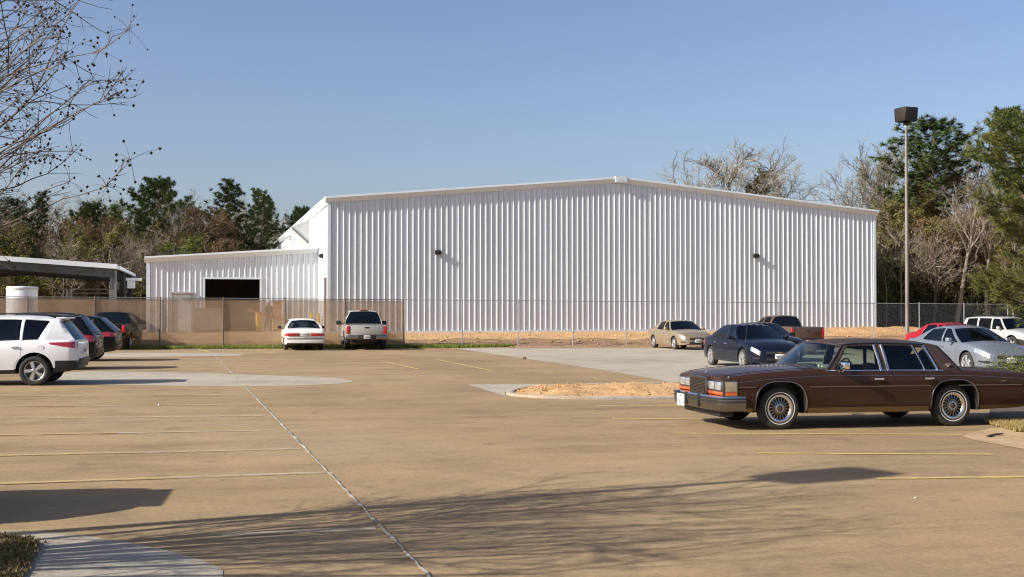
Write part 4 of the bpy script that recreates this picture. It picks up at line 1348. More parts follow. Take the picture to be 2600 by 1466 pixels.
    def plate(s, front, y, z, w=.305, h=.152, out=.02, th=.012, txt=None, m=None):
        o = s.end_box('number_plate', front, y - w / 2, y + w / 2, z - h / 2, z + h / 2, th, m or M['plate'], out=out, bev=0.003)
        x = (s.x1 if front else s.x0); sg = 1 if front else -1
        xx = x + sg * (th + out + .002)
        mb = MB()
        for k in range(6):                     # raised characters, too small to read in the photograph
            cy = y - w * .36 + w * .72 * k / 5
            mb.box(min(xx, xx - sg * .003), max(xx, xx - sg * .003), cy - w * .045, cy + w * .045, z - h * .22, z + h * .2)
        if txt is None: mb.build('characters', M['ink'], o)
        else:
            for i, (t, size, dz) in enumerate(txt):
                mtx = Matrix.Translation((xx, y, z + dz)) @ Matrix.Rotation(R(90) * sg, 4, 'Z') @ Matrix.Rotation(R(90), 4, 'X')
                text_mesh(t, size, M['ink'], 'characters', o, mtx)
        return o
    def place(s, ref, world, psi, label, cat, group=None):
        c, d = math.cos(psi), math.sin(psi)
        ox = world[0] - (c * ref[0] - d * ref[1]); oy = world[1] - (d * ref[0] + c * ref[1])
        n = Vector((0.005, 0.0035, 1)).normalized()
        fx = Vector((c, d, 0)); fx = (fx - n * fx.dot(n)).normalized(); fy = n.cross(fx)
        mt = Matrix((fx, fy, n)).transposed().to_4x4()
        s.root.rotation_euler = mt.to_euler()
        s.root.location = (ox, oy, gz(ox, oy))
        tag(s.root, label, cat, group)
        return s

CARS = 'vehicles parked in the car park'
def sedan(pt, **k):
    d = dict(paint=pt, xf=1.39, xr=-1.39, wr=.325, Ra=.375, ty=.895, tubs=[(-1.5, .82, .42)],
             st=[(-2.42, .60, .44, .80, .84), (-2.37, .74, .34, .90, .95), (-2.2, .84, .26, .975, 1.04), (-1.9, .885, .23, .99, 1.07), (-1.5, .905, .21, .985, 1.05), (-.8, .915, .20, .955, 1.0),
                 (0, .915, .19, .93, .97), (.9, .912, .20, .925, .99), (1.4, .905, .21, .89, .975), (1.85, .87, .22, .815, .905), (2.12, .80, .23, .735, .81), (2.28, .69, .25, .65, .70), (2.36, .56, .27, .585, .62)],
             lines=[(.98, .22), (.84, .12), (-.02, -.06), (-.11, -.15), (-1.0, -.80), (-1.60, -1.02)], types='PGPGP',
             roof=[(-1.02, 1.375), (-.75, 1.405), (-.3, 1.42), (.0, 1.41), (.22, 1.385)], yr=.62, crown=.05, bulge=.03, wb=.20, rb=.18,
             doors=[dict(x=(-.06, .86), hx=.10), dict(x=(-1.02, -.10), hx=-.86)],
             seats=[(-.05, .38, .5, 1.25), (-.05, -.38, .5, 1.25), (-.95, 0, 1.25, 1.22)])
    d.update(k); return d
def suv(pt, **k):
    d = dict(paint=pt, xf=1.33, xr=-1.33, wr=.36, Ra=.43, az=.37, ty=.91, clad=3, tubs=[(-2.08, .80, .5)],
             st=[(-2.30, .66, .50, .98, 1.0), (-2.26, .80, .42, 1.06, 1.08), (-2.1, .875, .34, 1.10, 1.12), (-1.6, .91, .30, 1.09, 1.11), (-.8, .92, .28, 1.06, 1.08), (0, .92, .27, 1.03, 1.06),
                 (.85, .915, .27, 1.02, 1.09), (1.4, .905, .28, .98, 1.07), (1.8, .87, .30, .91, .99), (2.05, .79, .31, .80, .88), (2.18, .66, .33, .70, .74), (2.24, .52, .36, .62, .64)],
             lines=[(.98, .30), (.84, .20), (-.02, -.06), (-.12, -.16), (-.98, -1.0), (-1.04, -1.08), (-1.38, -1.66), (-2.24, -1.84)], types='PGPGPGP',
             roof=[(-1.84, 1.58), (-1.5, 1.615), (-.9, 1.64), (-.2, 1.64), (.3, 1.60)], yr=.66, crown=.045, bulge=.03, wb=.18, rb=.10,
             doors=[dict(x=(-.08, .82), hx=.10), dict(x=(-1.02, -.12), hx=-.86)],
             seats=[(-.05, .38, .5, 1.42), (-.05, -.38, .5, 1.42), (-.95, 0, 1.25, 1.38)])
    d.update(k); return d
def pickup(pt, **k):
    d = dict(paint=pt, xf=1.78, xr=-1.78, wr=.40, Ra=.48, az=.41, ty=.97, tw=.25, tubs=[(-2.93, -.92, .52), (-.74, .98, .5)],
             st=[(-2.99, .93, .60, 1.13, 1.13), (-2.96, .965, .56, 1.16, 1.16), (-2.2, .985, .48, 1.17, 1.17), (-.9, .99, .46, 1.17, 1.17), (0, .99, .45, 1.15, 1.18), (.95, .985, .45, 1.13, 1.22),
                 (1.8, .97, .46, 1.09, 1.19), (2.4, .93, .48, 1.02, 1.12), (2.62, .84, .50, .94, 1.0), (2.72, .70, .52, .86, .90)],
             lines=[(1.02, .52), (.90, .42), (-.06, -.08), (-.14, -.16), (-.56, -.58), (-.80, -.74)], types='PGPGP',
             roof=[(-.74, 1.80), (-.4, 1.83), (.1, 1.83), (.52, 1.78)], yr=.70, crown=.05, bulge=.03, wb=.14, rb=.03,
             doors=[dict(x=(-.10, .92), hx=.06), dict(x=(-.72, -.14), hx=-.58)],
             seats=[(.05, .40, .5, 1.58), (.05, -.40, .5, 1.58)])
    d.update(k); return d
HEAD = lambda z: R(z)
def fit_lights(c, hl, tl, hm=None, tm=None):
    """head and tail lamps wrapped round the corners of the body"""
    if hl: c.patch('headlight', hl[0], hl[1], hl[2], hl[3], .006, hm or M['lens'])
    if tl: c.patch('tail_light', tl[0], tl[1], tl[2], tl[3], .006, tm or M['red_lens'])

# ---- the long brown saloon, nearest
BR = paint('brown_car_paint', (0.040, 0.017, 0.010), metal=.1, rough=.45, coat=.5)
VINYL = mat('brown_vinyl_roof', (0.040, 0.023, 0.019), .62, var=.15, scale=8, bump=.15)
sp = dict(paint=BR, boxy=True, xf=1.543, xr=-1.543, wr=.342, Ra=.43, az=.335, arch_long=1.02, ty=.90, tw=.20, wheel='wire', rim=.60, rim_mat=M['brushed'], tubs=[(-1.52, .66, .45)], sharp=32,
          st=[(-3.14, .86, .40, .76, .80), (-3.10, .91, .33, .81, .85), (-2.4, .945, .27, .870, .925), (-1.6, .952, .25, .905, .95), (-.3, .955, .245, .918, .935), (.74, .955, .245, .918, .985),
              (1.55, .95, .25, .885, .965), (2.2, .94, .28, .830, .905), (2.46, .93, .30, .800, .85), (2.50, .92, .33, .790, .83)],
          lines=[(.76, .34), (.62, .25), (-.21, -.19), (-.34, -.32), (-1.00, -.87), (-1.04, -.92), (-1.24, -1.08), (-1.70, -1.40)], types='PGPGPGP',
          roof=[(-1.40, 1.31), (-1.0, 1.345), (-.3, 1.36), (.2, 1.35), (.34, 1.33)], yr=.70, crown=.055, bulge=.01, wb=.14, rb=.05, rt_f=.02, rt_r=.03, rear_q=.70, rear_v=[0, .12, .3, .5, .65, .8, 1.0],
          roof_mat=VINYL, glass=M['clear'], handle_mat=M['chrome'], seat_mat=M['brownseat'],
          doors=[dict(x=(-.275, .70), hx=-.14, hz=.79, z0=.385), dict(x=(-1.30, -.285), hx=-1.05, hz=.79, z0=.385)],
          seats=[(-.12, .36, .62, 1.02), (-.12, -.36, .62, 1.02), (-1.15, 0, 1.35, 1.05)])
c = Car('brown_sedan', sp); cad = c
rt = c.root
ROCK = mat('reflection_tinted_rocker', (0.22, 0.17, 0.11), .25, metal=.9, var=.12, scale=2)  # gold brown puts the reflected ground into the trim's colour
for a, b in ((-1.06, 1.08), (2.02, 2.42), (-2.86, -2.02)):
    c.patch('rocker_trim', a, b, lambda x: c.zb(x) + .012, .345, .010, ROCK, nx=16)
for a, b in ((-1.09, 1.06), (-2.80, -1.60)):
    c.patch('side_moulding', a, b, .665, .680, .010, M['brushed'], nx=16, nz=1)
c.patch('side_moulding', 1.98, 2.27, .665, .680, .010, M['brushed'], nx=6, nz=1)
c.patch('pinstripe', -2.86, 2.42, lambda x: c.zs(x) - .078, lambda x: c.zs(x) - .072, .007, M['brushed'], nx=50, nz=1, edge=False)
for sg in (1, -1):
    # bright window surround, sill, pillar strips
    mb = MB(); pts = [Vector((x, sg * (c.side_y(x, c.zs(x)) + .002), c.zs(x) + .006)) for x in np.linspace(.76, -1.34, 24)]
    mb.tube(pts, .012, 6); mb.build('sill_trim', M['chrome'], rt, smooth=50)
    for j, w in ((2, .022), (3, .022), (4, .014), (6, .022)):
        mb = MB(); pts = [c.cab_pt(j, v, sg) + Vector((0, sg * .010, 0)) for v in np.linspace(0.01, .93, 8)]
        mb.tube(pts, w, 6); mb.build('pillar_trim', M['chrome'], rt, smooth=50)
    if True:
        mb = MB(); pts = [c.cab_pt(0, v, sg) + Vector((.012, sg * .008, 0)) for v in np.linspace(0.02, 1, 8)]
        pts += [Vector((x, sg * (c.yr(x) + .014), c.roofz(x) + .002)) for x in np.linspace(.30, -1.10, 12)]
        mb.tube(pts, .009, 6); mb.build('drip_rail', M['brushed'], rt, smooth=50)
    # arch lips
    for ax in (c.xf, c.xr):
        mb = MB(); pts = []
        for q in np.linspace(-.02, math.pi + .02, 26):
            ca, sa = math.cos(q), math.sin(q)
            ca = math.copysign(abs(ca) ** .72, ca); sa = math.copysign(abs(sa) ** .72, sa)
            x = ax + c.Ra * 1.02 * ca; z = c.az + c.Ra * sa
            pts.append(Vector((x, sg * (c.side_y(x, z) + .004), z)))
        mb.tube(pts, .011, 6); mb.build('arch_trim', M['brushed'], rt, smooth=50)
# front: grille block, lamps, bumper
mb = MB(); mb.box(2.44, 2.555, -.335, .335, .42, .80); gr = bevel(mb.build('grille', M['brushed'], rt), .012)
mb = MB(); mb.box(2.552, 2.560, -.30, .30, .44, .775); mb.build('grille_backing', M['black'], gr)
for k in range(14):
    mb = MB(); z = .450 + .0232 * k; mb.box(2.556, 2.575, -.30, .30, z, z + .010); mb.build('grille_bar', M['brushed'], gr)
for k in range(17):
    mb = MB(); y = -.29 + .58 * k / 16; mb.box(2.556, 2.570, y - .004, y + .004, .44, .775); mb.build('grille_bar', M['brushed'], gr)
mb = MB(); mb.box(2.44, 2.585, -.345, .345, .775, .812); bevel(mb.build('grille_header', M['brushed'], gr), .01)
for sg in (1, -1):
    mb = MB(); mb.box(2.46, 2.512, min(sg * .35, sg * .90), max(sg * .35, sg * .90), .535, .772); bz = bevel(mb.build('lamp_bezel', M['brushed'], rt), .008)
    for y0, y1 in ((.375, .595), (.625, .845)):
        mb = MB(); mb.box(2.50, 2.535, min(sg * y0, sg * y1), max(sg * y0, sg * y1), .622, .752); bevel(mb.build('headlight', M['lens'], rt), .015)
    mb = MB(); mb.box(2.49, 2.53, min(sg * .36, sg * .895), max(sg * .36, sg * .895), .548, .600); bevel(mb.build('indicator_lamp', M['amber'], rt), .012)
    c.patch('corner_lamp', 2.30, 2.478, .612, .758, .012, M['lampyellow'], sides=(sg,), nx=4)
    c.patch('indicator_lamp', 2.30, 2.478, .548, .600, .012, M['amber'], sides=(sg,), nx=4)
    c.patch('corner_bezel', 2.285, 2.49, .53, .772, .006, M['brushed'], sides=(sg,), nx=4)
    mb = MB(); mb.tube([(2.42, sg * .87, .795), (2.40, sg * .87, .845)], [.016, .010], 8); mb.build('fender_guide', M['chrome'], rt)
def bumper(front):
    x = 2.50 if front else -3.11; sg = 1 if front else -1
    def run(prof, m, nm, ext=.34 if front else .06):
        # plan path wraps round the corners
        path = [(x - sg * ext, .955), (x - sg * .02, .955), (x + sg * .07, .90), (x + sg * .115, .55), (x + sg * .125, 0)]
        path = path + [(a, -b) for a, b in path[-2::-1]]
        rows = []
        for i, (a, b) in enumerate(path):
            p0 = Vector(path[max(0, i - 1)]); p1 = Vector(path[min(len(path) - 1, i + 1)])
            t = (p1 - p0).normalized(); nn = Vector((t.y, -t.x))
            if nn.x * sg < -1e-3 or (abs(nn.x) < .3 and nn.y * b < 0): nn = -nn
            rows.append([(a + nn.x * o, b + nn.y * o, z) for o, z in prof])
        mb = MB(); mb.grid(rows)
        return mb.build(nm, m, rt, smooth=35)
    z0 = .30 if front else .31
    b_ = run([(-.03, z0), (.012, z0 + .012), (.032, z0 + .10), (.030, z0 + .135)], M['brushed'], 'bumper')
    run([(.030, z0 + .135), (.045, z0 + .139), (.045, z0 + .157), (.030, z0 + .161)], M['black'], 'bumper_rub_strip')
    run([(.030, z0 + .161), (.032, z0 + .178), (.030, z0 + .188)], M['brushed'], 'bumper')
    run([(.030, z0 + .188), (.045, z0 + .192), (.045, z0 + .209), (.028, z0 + .213)], M['black'], 'bumper_rub_strip')
    run([(.028, z0 + .213), (.018, z0 + .234), (-.05, z0 + .24)], M['chrome'], 'bumper')  # brighter metal on the top strip paints the bumper's highlight
bumper(True); bumper(False)
mb = MB(); mb.box(2.25, 2.50, -.74, .74, .20, .30); bevel(mb.build('valance', M['black'], rt), .03)
for y in (-.62, -.26, .26):
    mb = MB(); mb.box(2.60, 2.675, y - .025, y + .025, .335, .535); bevel(mb.build('bumper_guard', M['black'], rt), .012)
mb = MB(); mb.box(2.665, 2.675, -.60, -.29, .30, .49); pl = mb.build('number_plate', M['plate'], rt)
mtx = lambda dz: Matrix.Translation((2.677, -.445, .395 + dz)) @ Matrix.Rotation(R(90), 4, 'Z') @ Matrix.Rotation(R(90), 4, 'X')
text_mesh('IM4', .055, M['ink'], 'characters', pl, mtx(.055)); text_mesh('N25', .115, M['ink'], 'characters', pl, mtx(-.03))
# hood ornament, hood crease, mirrors, aerial, C pillar emblem, tail lamps
mb = MB(); mb.tube([(2.40, 0, .855), (2.40, 0, .890)], [.025, .012], 8); mb.tube([Vector((2.40, .028 * math.sin(a), .930 + .04 * math.cos(a))) for a in np.linspace(0, 2 * math.pi, 17)], .006, 6, cap=False)
mb.build('bonnet_ornament', M['chrome'], rt, smooth=40)
for sg in (1, -1):
    mb = MB(); mb.tube([Vector((x, sg * c.hw(x) * .80, c.zs(x) + (c.zt(x) - c.zs(x)) * .60 + .004)) for x in np.linspace(2.42, .85, 16)], .005, 5); mb.build('bonnet_crease', M['brushed'], rt)
    y = c.side_y(.5, .90)
    mb = MB(); mb.box(.47, .57, min(sg * (y + .05), sg * (y + .22)), max(sg * (y + .05), sg * (y + .22)), .955, 1.07); o = bevel(mb.build('door_mirror', M['chrome'], rt), .02)
    mb = MB(); mb.tube([(.52, sg * (y - .02), .908), (.52, sg * (y + .08), .918), (.52, sg * (y + .12), .965)], [.028, .02, .018], 8); mb.build('mirror_arm', M['chrome'], o)
    mb = MB(); p = Vector((-1.44, sg * .895, 1.01)); mb.obox(p, (.045, 0, 0), (0, .012, 0), (0, 0, .012)); mb.obox(p + Vector((0, 0, -.02)), (.018, 0, 0), (0, .012, 0), (0, 0, .022))
    mb.build('pillar_emblem', M['chrome'], rt)
    mb = MB(); mb.box(-2.505, -2.39, min(sg * .944, sg * .955), max(sg * .944, sg * .955), .725, .745); mb.build('wing_script', M['brushed'], rt)
    mb = MB(); mb.box(-3.17, -3.10, min(sg * .78, sg * .87), max(sg * .78, sg * .87), .53, .78); bevel(mb.build('tail_light', M['red_lens'], rt), .01)
mb = MB(); mb.tube([(1.35, -.80, .92), (1.34, -.80, 1.32), (1.31, -.79, 1.72)], [.006, .004, .002], 5); mb.build('aerial', M['brushed'], rt)
for y0, y1 in ((-.52, -.02), (.08, .58)):
    mb = MB(); mb.tube([(.80, y0, .995), (.76, y1, 1.02)], .008, 5); mb.build('wiper', M['black'], rt)
mb = MB(); mb.box(.50, .66, .46, .52, .93, 1.0); mb.box(.50, .66, .58, .62, .93, .99); mb.build('dashboard_papers', M['plate'], rt)
c.place((1.543, .90), G(1981, 1092), R(193.5), 'long brown chrome trimmed vintage sedan in the foreground', 'car', CARS)

# ---- white compact SUV at the left edge
WH = paint('white_car_paint', (0.72, 0.73, 0.74), metal=0, rough=.4)
def roof_rails(c, m=M['black'], h=.05, x0=-1.75, x1=.05):
    for sg in (1, -1):
        mb = MB(); pts = [Vector((x, sg * (c.yr(x) - .05), c.roofz(x) + .035 + h * math.sin(math.pi * (x - x0) / (x1 - x0)) ** .3)) for x in np.linspace(x0 + .001, x1 - .001, 12)]
        mb.tube(pts, .018, 6); mb.build('roof_rail', m, c.root, smooth=50)
def finish_suv(c, tl=(-2.27, -1.86), tz=(.88, 1.02), bumper=True):
    fit_lights(c, (1.72, 2.16, lambda x: c.zs(x) - .20, lambda x: c.zs(x) - .05), (tl[0], tl[1], tz[0], tz[1]) if tl else None)
    c.mirrors(.62, 1.12, c.paint)
    c.end_box('grille', True, -.42, .42, .48, .62, .02, M['black'])
    c.plate(True, 0, .42); c.plate(False, 0, .82)
    c.end_box('rear_bumper', False, -.60, .60, .50, .64, .03, M['black'])
c = Car('compact_suv', suv(WH, wheel='spoke5', clad=3)); finish_suv(c, tl=None); roof_rails(c)
suv1 = c
# tail lamp reaching along the flank, dark rear glass edge, fuel flap
c.patch('tail_light', -2.275, -1.66, lambda x: 1.0 + (x + 1.66) * .18, lambda x: 1.035 - (x + 1.66) * .03, .008, M['red_lens'], nx=10)
c.patch('lower_cladding', -2.27, -1.80, .42, .60, .010, M['black'], nx=8)
mb = MB(); y = c.side_y(-1.45, .90); mb.lathe([(0, 0), (.085, 0), (.088, -.004)], 24, c=(-1.45, y + .006, .90)); mb.build('fuel_flap', WH, c.root, smooth=30)
mb = MB(); mb.box(-2.00, -1.74, -.52, .52, 1.60, 1.64); bevel(mb.build('roof_spoiler', WH, c.root), .015)
c.place((-1.33, .91), G(86, 980), R(190.5), 'white compact SUV with black cladding at the left edge', 'SUV', CARS)

BK = paint('black_car_paint', (0.006, 0.006, 0.008), metal=0, rough=.4, coat=.4)
c = Car('black_suv', suv(BK, wheel='spoke5')); finish_suv(c, tz=(.86, 1.02)); roof_rails(c)
c.patch('tail_light', -2.27, -1.95, .88, 1.05, .008, M['red_lens'], nx=6)
c.place((-2.30, 0), G(250, 938) + V * 0.4, R(190.5), 'black SUV with red tail lamp right behind the white SUV', 'SUV', CARS)
BK2 = paint('blue_black_car_paint', (0.005, 0.008, 0.010), metal=0, rough=.4, coat=.4)
c = Car('black_wagon', suv(BK2, wheel='spoke7', lines=[(.98, .25), (.84, .15), (-.02, -.06), (-.12, -.16), (-.98, -1.0), (-1.06, -1.08), (-1.45, -1.50), (-2.26, -1.72)],
                            roof=[(-1.72, 1.53), (-1.4, 1.57), (-.9, 1.59), (-.2, 1.59), (.25, 1.55)])); finish_suv(c)
c.patch('tail_light', -2.29, -1.88, .88, 1.04, .008, M['red_lens'], nx=6)
c.place((-2.30, 0), G(299, 917) + V * 0.5, R(190.5), 'blue black hatchback third in the row behind the white SUV', 'car', CARS)
# dark SUV by the fence, seen from behind
DG = paint('dark_grey_car_paint', (0.014, 0.012, 0.012), metal=.1, rough=.4, coat=.4)
c = Car('dark_pickup', pickup(DG, roof=[(-.74, 1.66), (-.4, 1.69), (.1, 1.69), (.52, 1.64)], xf=1.6, xr=-1.6, wr=.36, Ra=.43, az=.37))
c.end_box('tailgate', False, -.74, .74, .66, 1.15, .02, DG)
for sg in (1, -1):
    c.end_box('tail_light', False, min(sg * .77, sg * .93), max(sg * .77, sg * .93), .80, 1.13, .02, M['red_lens'])
c.mirrors(.72, 1.20, M['black'], w=.22, h=.17)
c.end_box('rear_bumper', False, -.95, .95, .48, .64, .10, M['dark']); c.plate(False, 0, .56, out=.09)
c.place((-2.99, 0), G(264, 889) + V * -0.2, R(100), 'dark grey pickup by the fence seen from behind at the left', 'pickup', CARS)

# ---- white sedan seen from behind at the fence
OW = paint('cream_white_car_paint', (0.74, 0.72, 0.66), metal=0, rough=.4)
c = Car('white_sedan', sedan(OW, xf=1.41, xr=-1.41, wr=.32, Ra=.365, wheel='disc',
        st=[(-2.66, .80, .36, .78, .80), (-2.62, .87, .30, .88, .92), (-2.45, .91, .26, .95, 1.0), (-1.9, .93, .24, .97, 1.03), (-1.4, .94, .23, .965, 1.01), (-.8, .945, .22, .945, .98), (0, .945, .22, .93, .96),
            (.9, .94, .22, .925, .98), (1.4, .93, .23, .90, .965), (1.95, .90, .24, .84, .90), (2.25, .84, .26, .76, .80), (2.38, .72, .28, .68, .70)],
        lines=[(1.0, .30), (.86, .20), (-.02, -.06), (-.11, -.15), (-1.0, -.82), (-1.62, -1.08)], yr=.62, rear_q=.88, glass=M['clear'],
        seat_mat=mat('grey_tan_seat', (.20, .17, .12), .85)))
c.end_box('tail_lamp_panel', False, -.80, .80, .665, .80, .012, M['lightgrey'])
for sg in (1, -1):
    c.end_box('tail_light', False, min(sg * .27, sg * .80), max(sg * .27, sg * .80), .67, .795, .026, M['red_lens'])
    c.patch('tail_light', -2.655, -2.45, .67, .795, .010, M['red_lens'], sides=(sg,), nx=4)
c.plate(False, 0, .735, out=.018); c.mirrors(.55, 1.0, M['black'], w=.17)
for a, b in ((-1.0, 1.0),): c.patch('rub_strip', a, b, .52, .555, .012, M['black'], nx=12, nz=1)
c.patch('rub_strip', -2.65, -1.82, .52, .555, .012, M['black'], nx=8, nz=1)
c.end_box('rub_strip', False, -.80, .80, .52, .555, .02, M['black'], bev=0)
c.end_box('rear_bumper', False, -.79, .79, .34, .52, .012, OW, bev=.01)
mb = MB(); mb.tube([(-2.66, .55, .25), (-2.40, .55, .25)], .03, 8); mb.build('exhaust', M['dark'], c.root)
c.place((-1.41, 0), (G(727.5, 888.7) + G(813, 888)) / 2, R(103.5), 'white sedan parked nose to the screened fence', 'car', CARS)

# ---- silver gold full size pickup
SG = paint('champagne_truck_paint', (0.43, 0.42, 0.39), metal=.3, rough=.38)
c = Car('silver_pickup', pickup(SG, lines=[(1.02, .52), (.90, .42), (-.06, -.08), (-.14, -.16), (-.62, -.60), (-.82, -.70)], wheel='spoke5'))
tg = c.end_box('tailgate', False, -.76, .76, .70, 1.155, .022, SG)
mb = MB(); mb.box(-3.028, -3.0, -.11, .11, 1.02, 1.075); bevel(mb.build('handle', M['black'], tg), .01)
for sg in (1, -1):
    c.end_box('tail_light', False, min(sg * .78, sg * .935), max(sg * .78, sg * .935), .76, 1.12, .03, M['red_lens'])
    c.patch('tail_light', -2.985, -2.85, .76, 1.12, .008, M['red_lens'], sides=(sg,), nx=3)
    mb = MB(); mb.beam((1.2, sg * .97, .42), (-1.1, sg * .97, .42), .12, .10); bevel(mb.build('side_step', M['chrome'], c.root), .02)
    for ax in (c.xf, c.xr):
        mb = MB(); pts = [Vector((ax + c.Ra * math.cos(q), sg * (c.side_y(ax + c.Ra * math.cos(q), c.az + c.Ra * math.sin(q)) + .006), c.az + c.Ra * math.sin(q))) for q in np.linspace(.02, math.pi - .02, 18)]
        mb.tube(pts, .022, 6); mb.build('arch_trim', M['chrome'], c.root, smooth=50)
bmp = c.end_box('rear_bumper', False, -.98, .98, .50, .69, .14, M['brushed'], bev=.03)
c.end_box('bumper_step', False, -.42, .42, .52, .70, .145, M['black'], bev=.01)
c.plate(False, 0, .61, out=.14); c.mirrors(.78, 1.22, M['black'], w=.26, h=.20)
mb = MB(); mb.box(-.74, -.70, -.20, .20, 1.845, 1.885); bevel(mb.build('brake_light', M['red_lens'], c.root), .01)
mb = MB(); mb.beam((-2.7, 0, .44), (2.0, 0, .44), 1.0, .16); mb.build('chassis', M['black'], c.root)
c.place((-1.78, 0), (G(879, 886.7) + G(974, 887.4)) / 2, R(101.5), 'champagne silver pickup with chrome bumper by the fence', 'pickup', CARS)

# ---- gold sedan
GO = paint('gold_car_paint', (0.33, 0.27, 0.185), metal=.5, rough=.36)
c = Car('gold_sedan', sedan(GO, wheel='spoke7'))
def finish_sedan(c, gz0=.50, chromeg=False, hlx=(2.0, 2.31)):
    fit_lights(c, (hlx[0], hlx[1], lambda x: c.zs(x) - .155, lambda x: c.zs(x) - .02), (-2.39, -2.05, .74, .90))
    c.mirrors(.66, 1.0, c.paint)
    g = c.end_box('grille', True, -.46, .46, gz0, gz0 + .085, .02, M['black'])
    c.end_box('air_intake', True, -.44, .44, .30, .40, .02, M['black'])
    c.patch('fog_lamp', 2.10, 2.30, .36, .42, .006, M['black'], nx=4)
    for k in range(2):
        c.end_box('grille_bar', True, -.44, .44, gz0 + .02 + .035 * k, gz0 + .032 + .035 * k, .026, M['brushed'], parent=g, bev=0)
    c.plate(True, 0, .445, out=.03); c.plate(False, 0, .78)
    return g
g = finish_sedan(c)
mb = MB(); mb.lathe([(.030, 0), (.045, .004), (.030, .008)], 16, axis='x', c=(c.x1 + .024, 0, .55)); mb.build('emblem', M['chrome'], g)
c.place((1.39, -.895), G(1710, 888), R(-76), 'gold beige sedan facing the camera by the chain link fence', 'car', CARS)

# ---- navy sedan
NV = paint('navy_car_paint', (0.007, 0.010, 0.022), metal=.2, rough=.35, coat=.5)
c = Car('navy_sedan', sedan(NV, xf=1.42, xr=-1.42, wr=.335, Ra=.385, wheel='spoke10', rim=.72, handle_mat=M['chrome']))
g = finish_sedan(c, .52)
mb = MB(); mb.box(c.x1 + .024, c.x1 + .034, -.07, .07, .545, .57); mb.box(c.x1 + .024, c.x1 + .034, -.025, .025, .535, .58); mb.build('emblem', M['gold'], g)
c.patch('sill_strip', -1.0, 1.0, lambda x: c.zb(x) + .06, lambda x: c.zb(x) + .075, .012, M['brushed'], nx=12, nz=1)
c.place((-1.42, -.895), G(1803, 927.5), R(-79), 'navy blue sedan with chrome wheels behind the brown car bonnet', 'car', CARS)
c = Car('black_sedan', sedan(BK, wheel='spoke5')); finish_sedan(c)
q = D(1915, 905); c.place((0, 0), (q.x, q.y), R(-77), 'black sedan half hidden behind the navy sedan', 'car', CARS)

# ---- brown small pickup
BP = paint('dusty_brown_truck_paint', (0.11, 0.07, 0.052), metal=.3, rough=.42)
c = Car('brown_pickup', pickup(BP, xf=1.5, xr=-1.5, wr=.35, Ra=.41, az=.36, ty=.84, tubs=[(-2.42, -.72, .45), (-.56, 1.0, .45)],
        st=[(-2.48, .80, .62, 1.20, 1.20), (-2.45, .835, .58, 1.22, 1.22), (-1.9, .85, .50, 1.23, 1.23), (-.7, .855, .46, 1.23, 1.23), (0, .855, .45, 1.21, 1.23), (.95, .85, .45, 1.17, 1.24), (1.6, .84, .46, 1.12, 1.18), (2.1, .80, .48, 1.05, 1.10), (2.3, .66, .50, .94, .97)],
        lines=[(1.02, .48), (.90, .38), (.18, .16), (.10, .08), (-.42, -.44), (-.62, -.57)], types='PGPGP', roof=[(-.57, 1.66), (-.3, 1.685), (.1, 1.685), (.48, 1.64)], yr=.60,
        doors=[dict(x=(.14, .92), hx=.28)], seats=[(.05, .34, .45, 1.4), (.05, -.34, .45, 1.4)]))
tg = c.end_box('tailgate', False, -.66, .66, .72, 1.2, .02, BP)
mb = MB(); mb.box(-2.512, -2.49, -.08, .08, 1.04, 1.09); bevel(mb.build('handle', M['black'], tg), .01)
for sg in (1, -1):
    c.end_box('tail_light', False, min(sg * .68, sg * .80), max(sg * .68, sg * .80), .76, 1.16, .03, M['red_lens'])
c.end_box('rear_bumper', False, -.82, .82, .50, .66, .12, M['brushed'], bev=.02); c.plate(False, 0, .58, out=.12, w=.28, h=.12); c.mirrors(.72, 1.26, M['black'])
rp = at(2051, 860, 50.0)
c.place((-2.48, 0), (rp.x, rp.y), R(106), 'small dusty brown pickup behind the navy sedan', 'pickup', CARS)

# ---- silver sedan on the right
SV = paint('silver_car_paint', (0.215, 0.24, 0.275), metal=.5, rough=.36)
c = Car('silver_sedan', sedan(SV, wheel='spoke5', wr=.335, Ra=.385, rim=.70,
        lines=[(1.05, .20), (.90, .10), (-.02, -.06), (-.09, -.13), (-1.25, -.85), (-1.72, -1.12)], roof=[(-1.12, 1.33), (-.85, 1.38), (-.3, 1.425), (.0, 1.415), (.20, 1.385)], handle_mat=M['chrome']))
g = finish_sedan(c, .50, hlx=(1.78, 2.30))
mb = MB(); mb.lathe([(.0, 0), (.05, .0), (.05, .008), (0, .012)], 16, axis='x', c=(c.x1 + .024, 0, .55)); mb.build('emblem', M['chrome'], g)
c.patch('lower_intake', 1.95, 2.28, lambda x: .33 + (2.28 - x) * .16, .42, .006, M['black'], nx=5)
w = at(2452, 917, 35.2)
c.place((1.39, -.895), (w.x, w.y), R(-80), 'metallic silver sedan behind the rear of the brown car', 'car', CARS)
RD = paint('red_car_paint', (0.36, 0.012, 0.02), metal=.3, rough=.35)
c = Car('red_sedan', sedan(RD)); finish_sedan(c)
w = D(2398, 900); c.place((0, 0), (w.x, w.y), R(-76), 'red sedan mostly hidden behind the silver sedan', 'car', CARS)
SW = paint('silver_white_car_paint', (0.43, 0.43, 0.43), metal=.25, rough=.4)
c = Car('silver_suv', suv(SW, wheel='spoke5', clad=4, lines=[(.98, .42), (.86, .34), (-.02, -.04), (-.12, -.14), (-.98, -1.0), (-1.10, -1.12), (-1.92, -1.85), (-2.20, -2.08)], roof=[(-2.08, 1.62), (-1.6, 1.66), (-.9, 1.675), (-.2, 1.67), (.42, 1.63)], yr=.70))
finish_suv(c); roof_rails(c); c.patch('arch_cladding', .80, 1.9, .55, .60, .012, M['black'], nx=10)
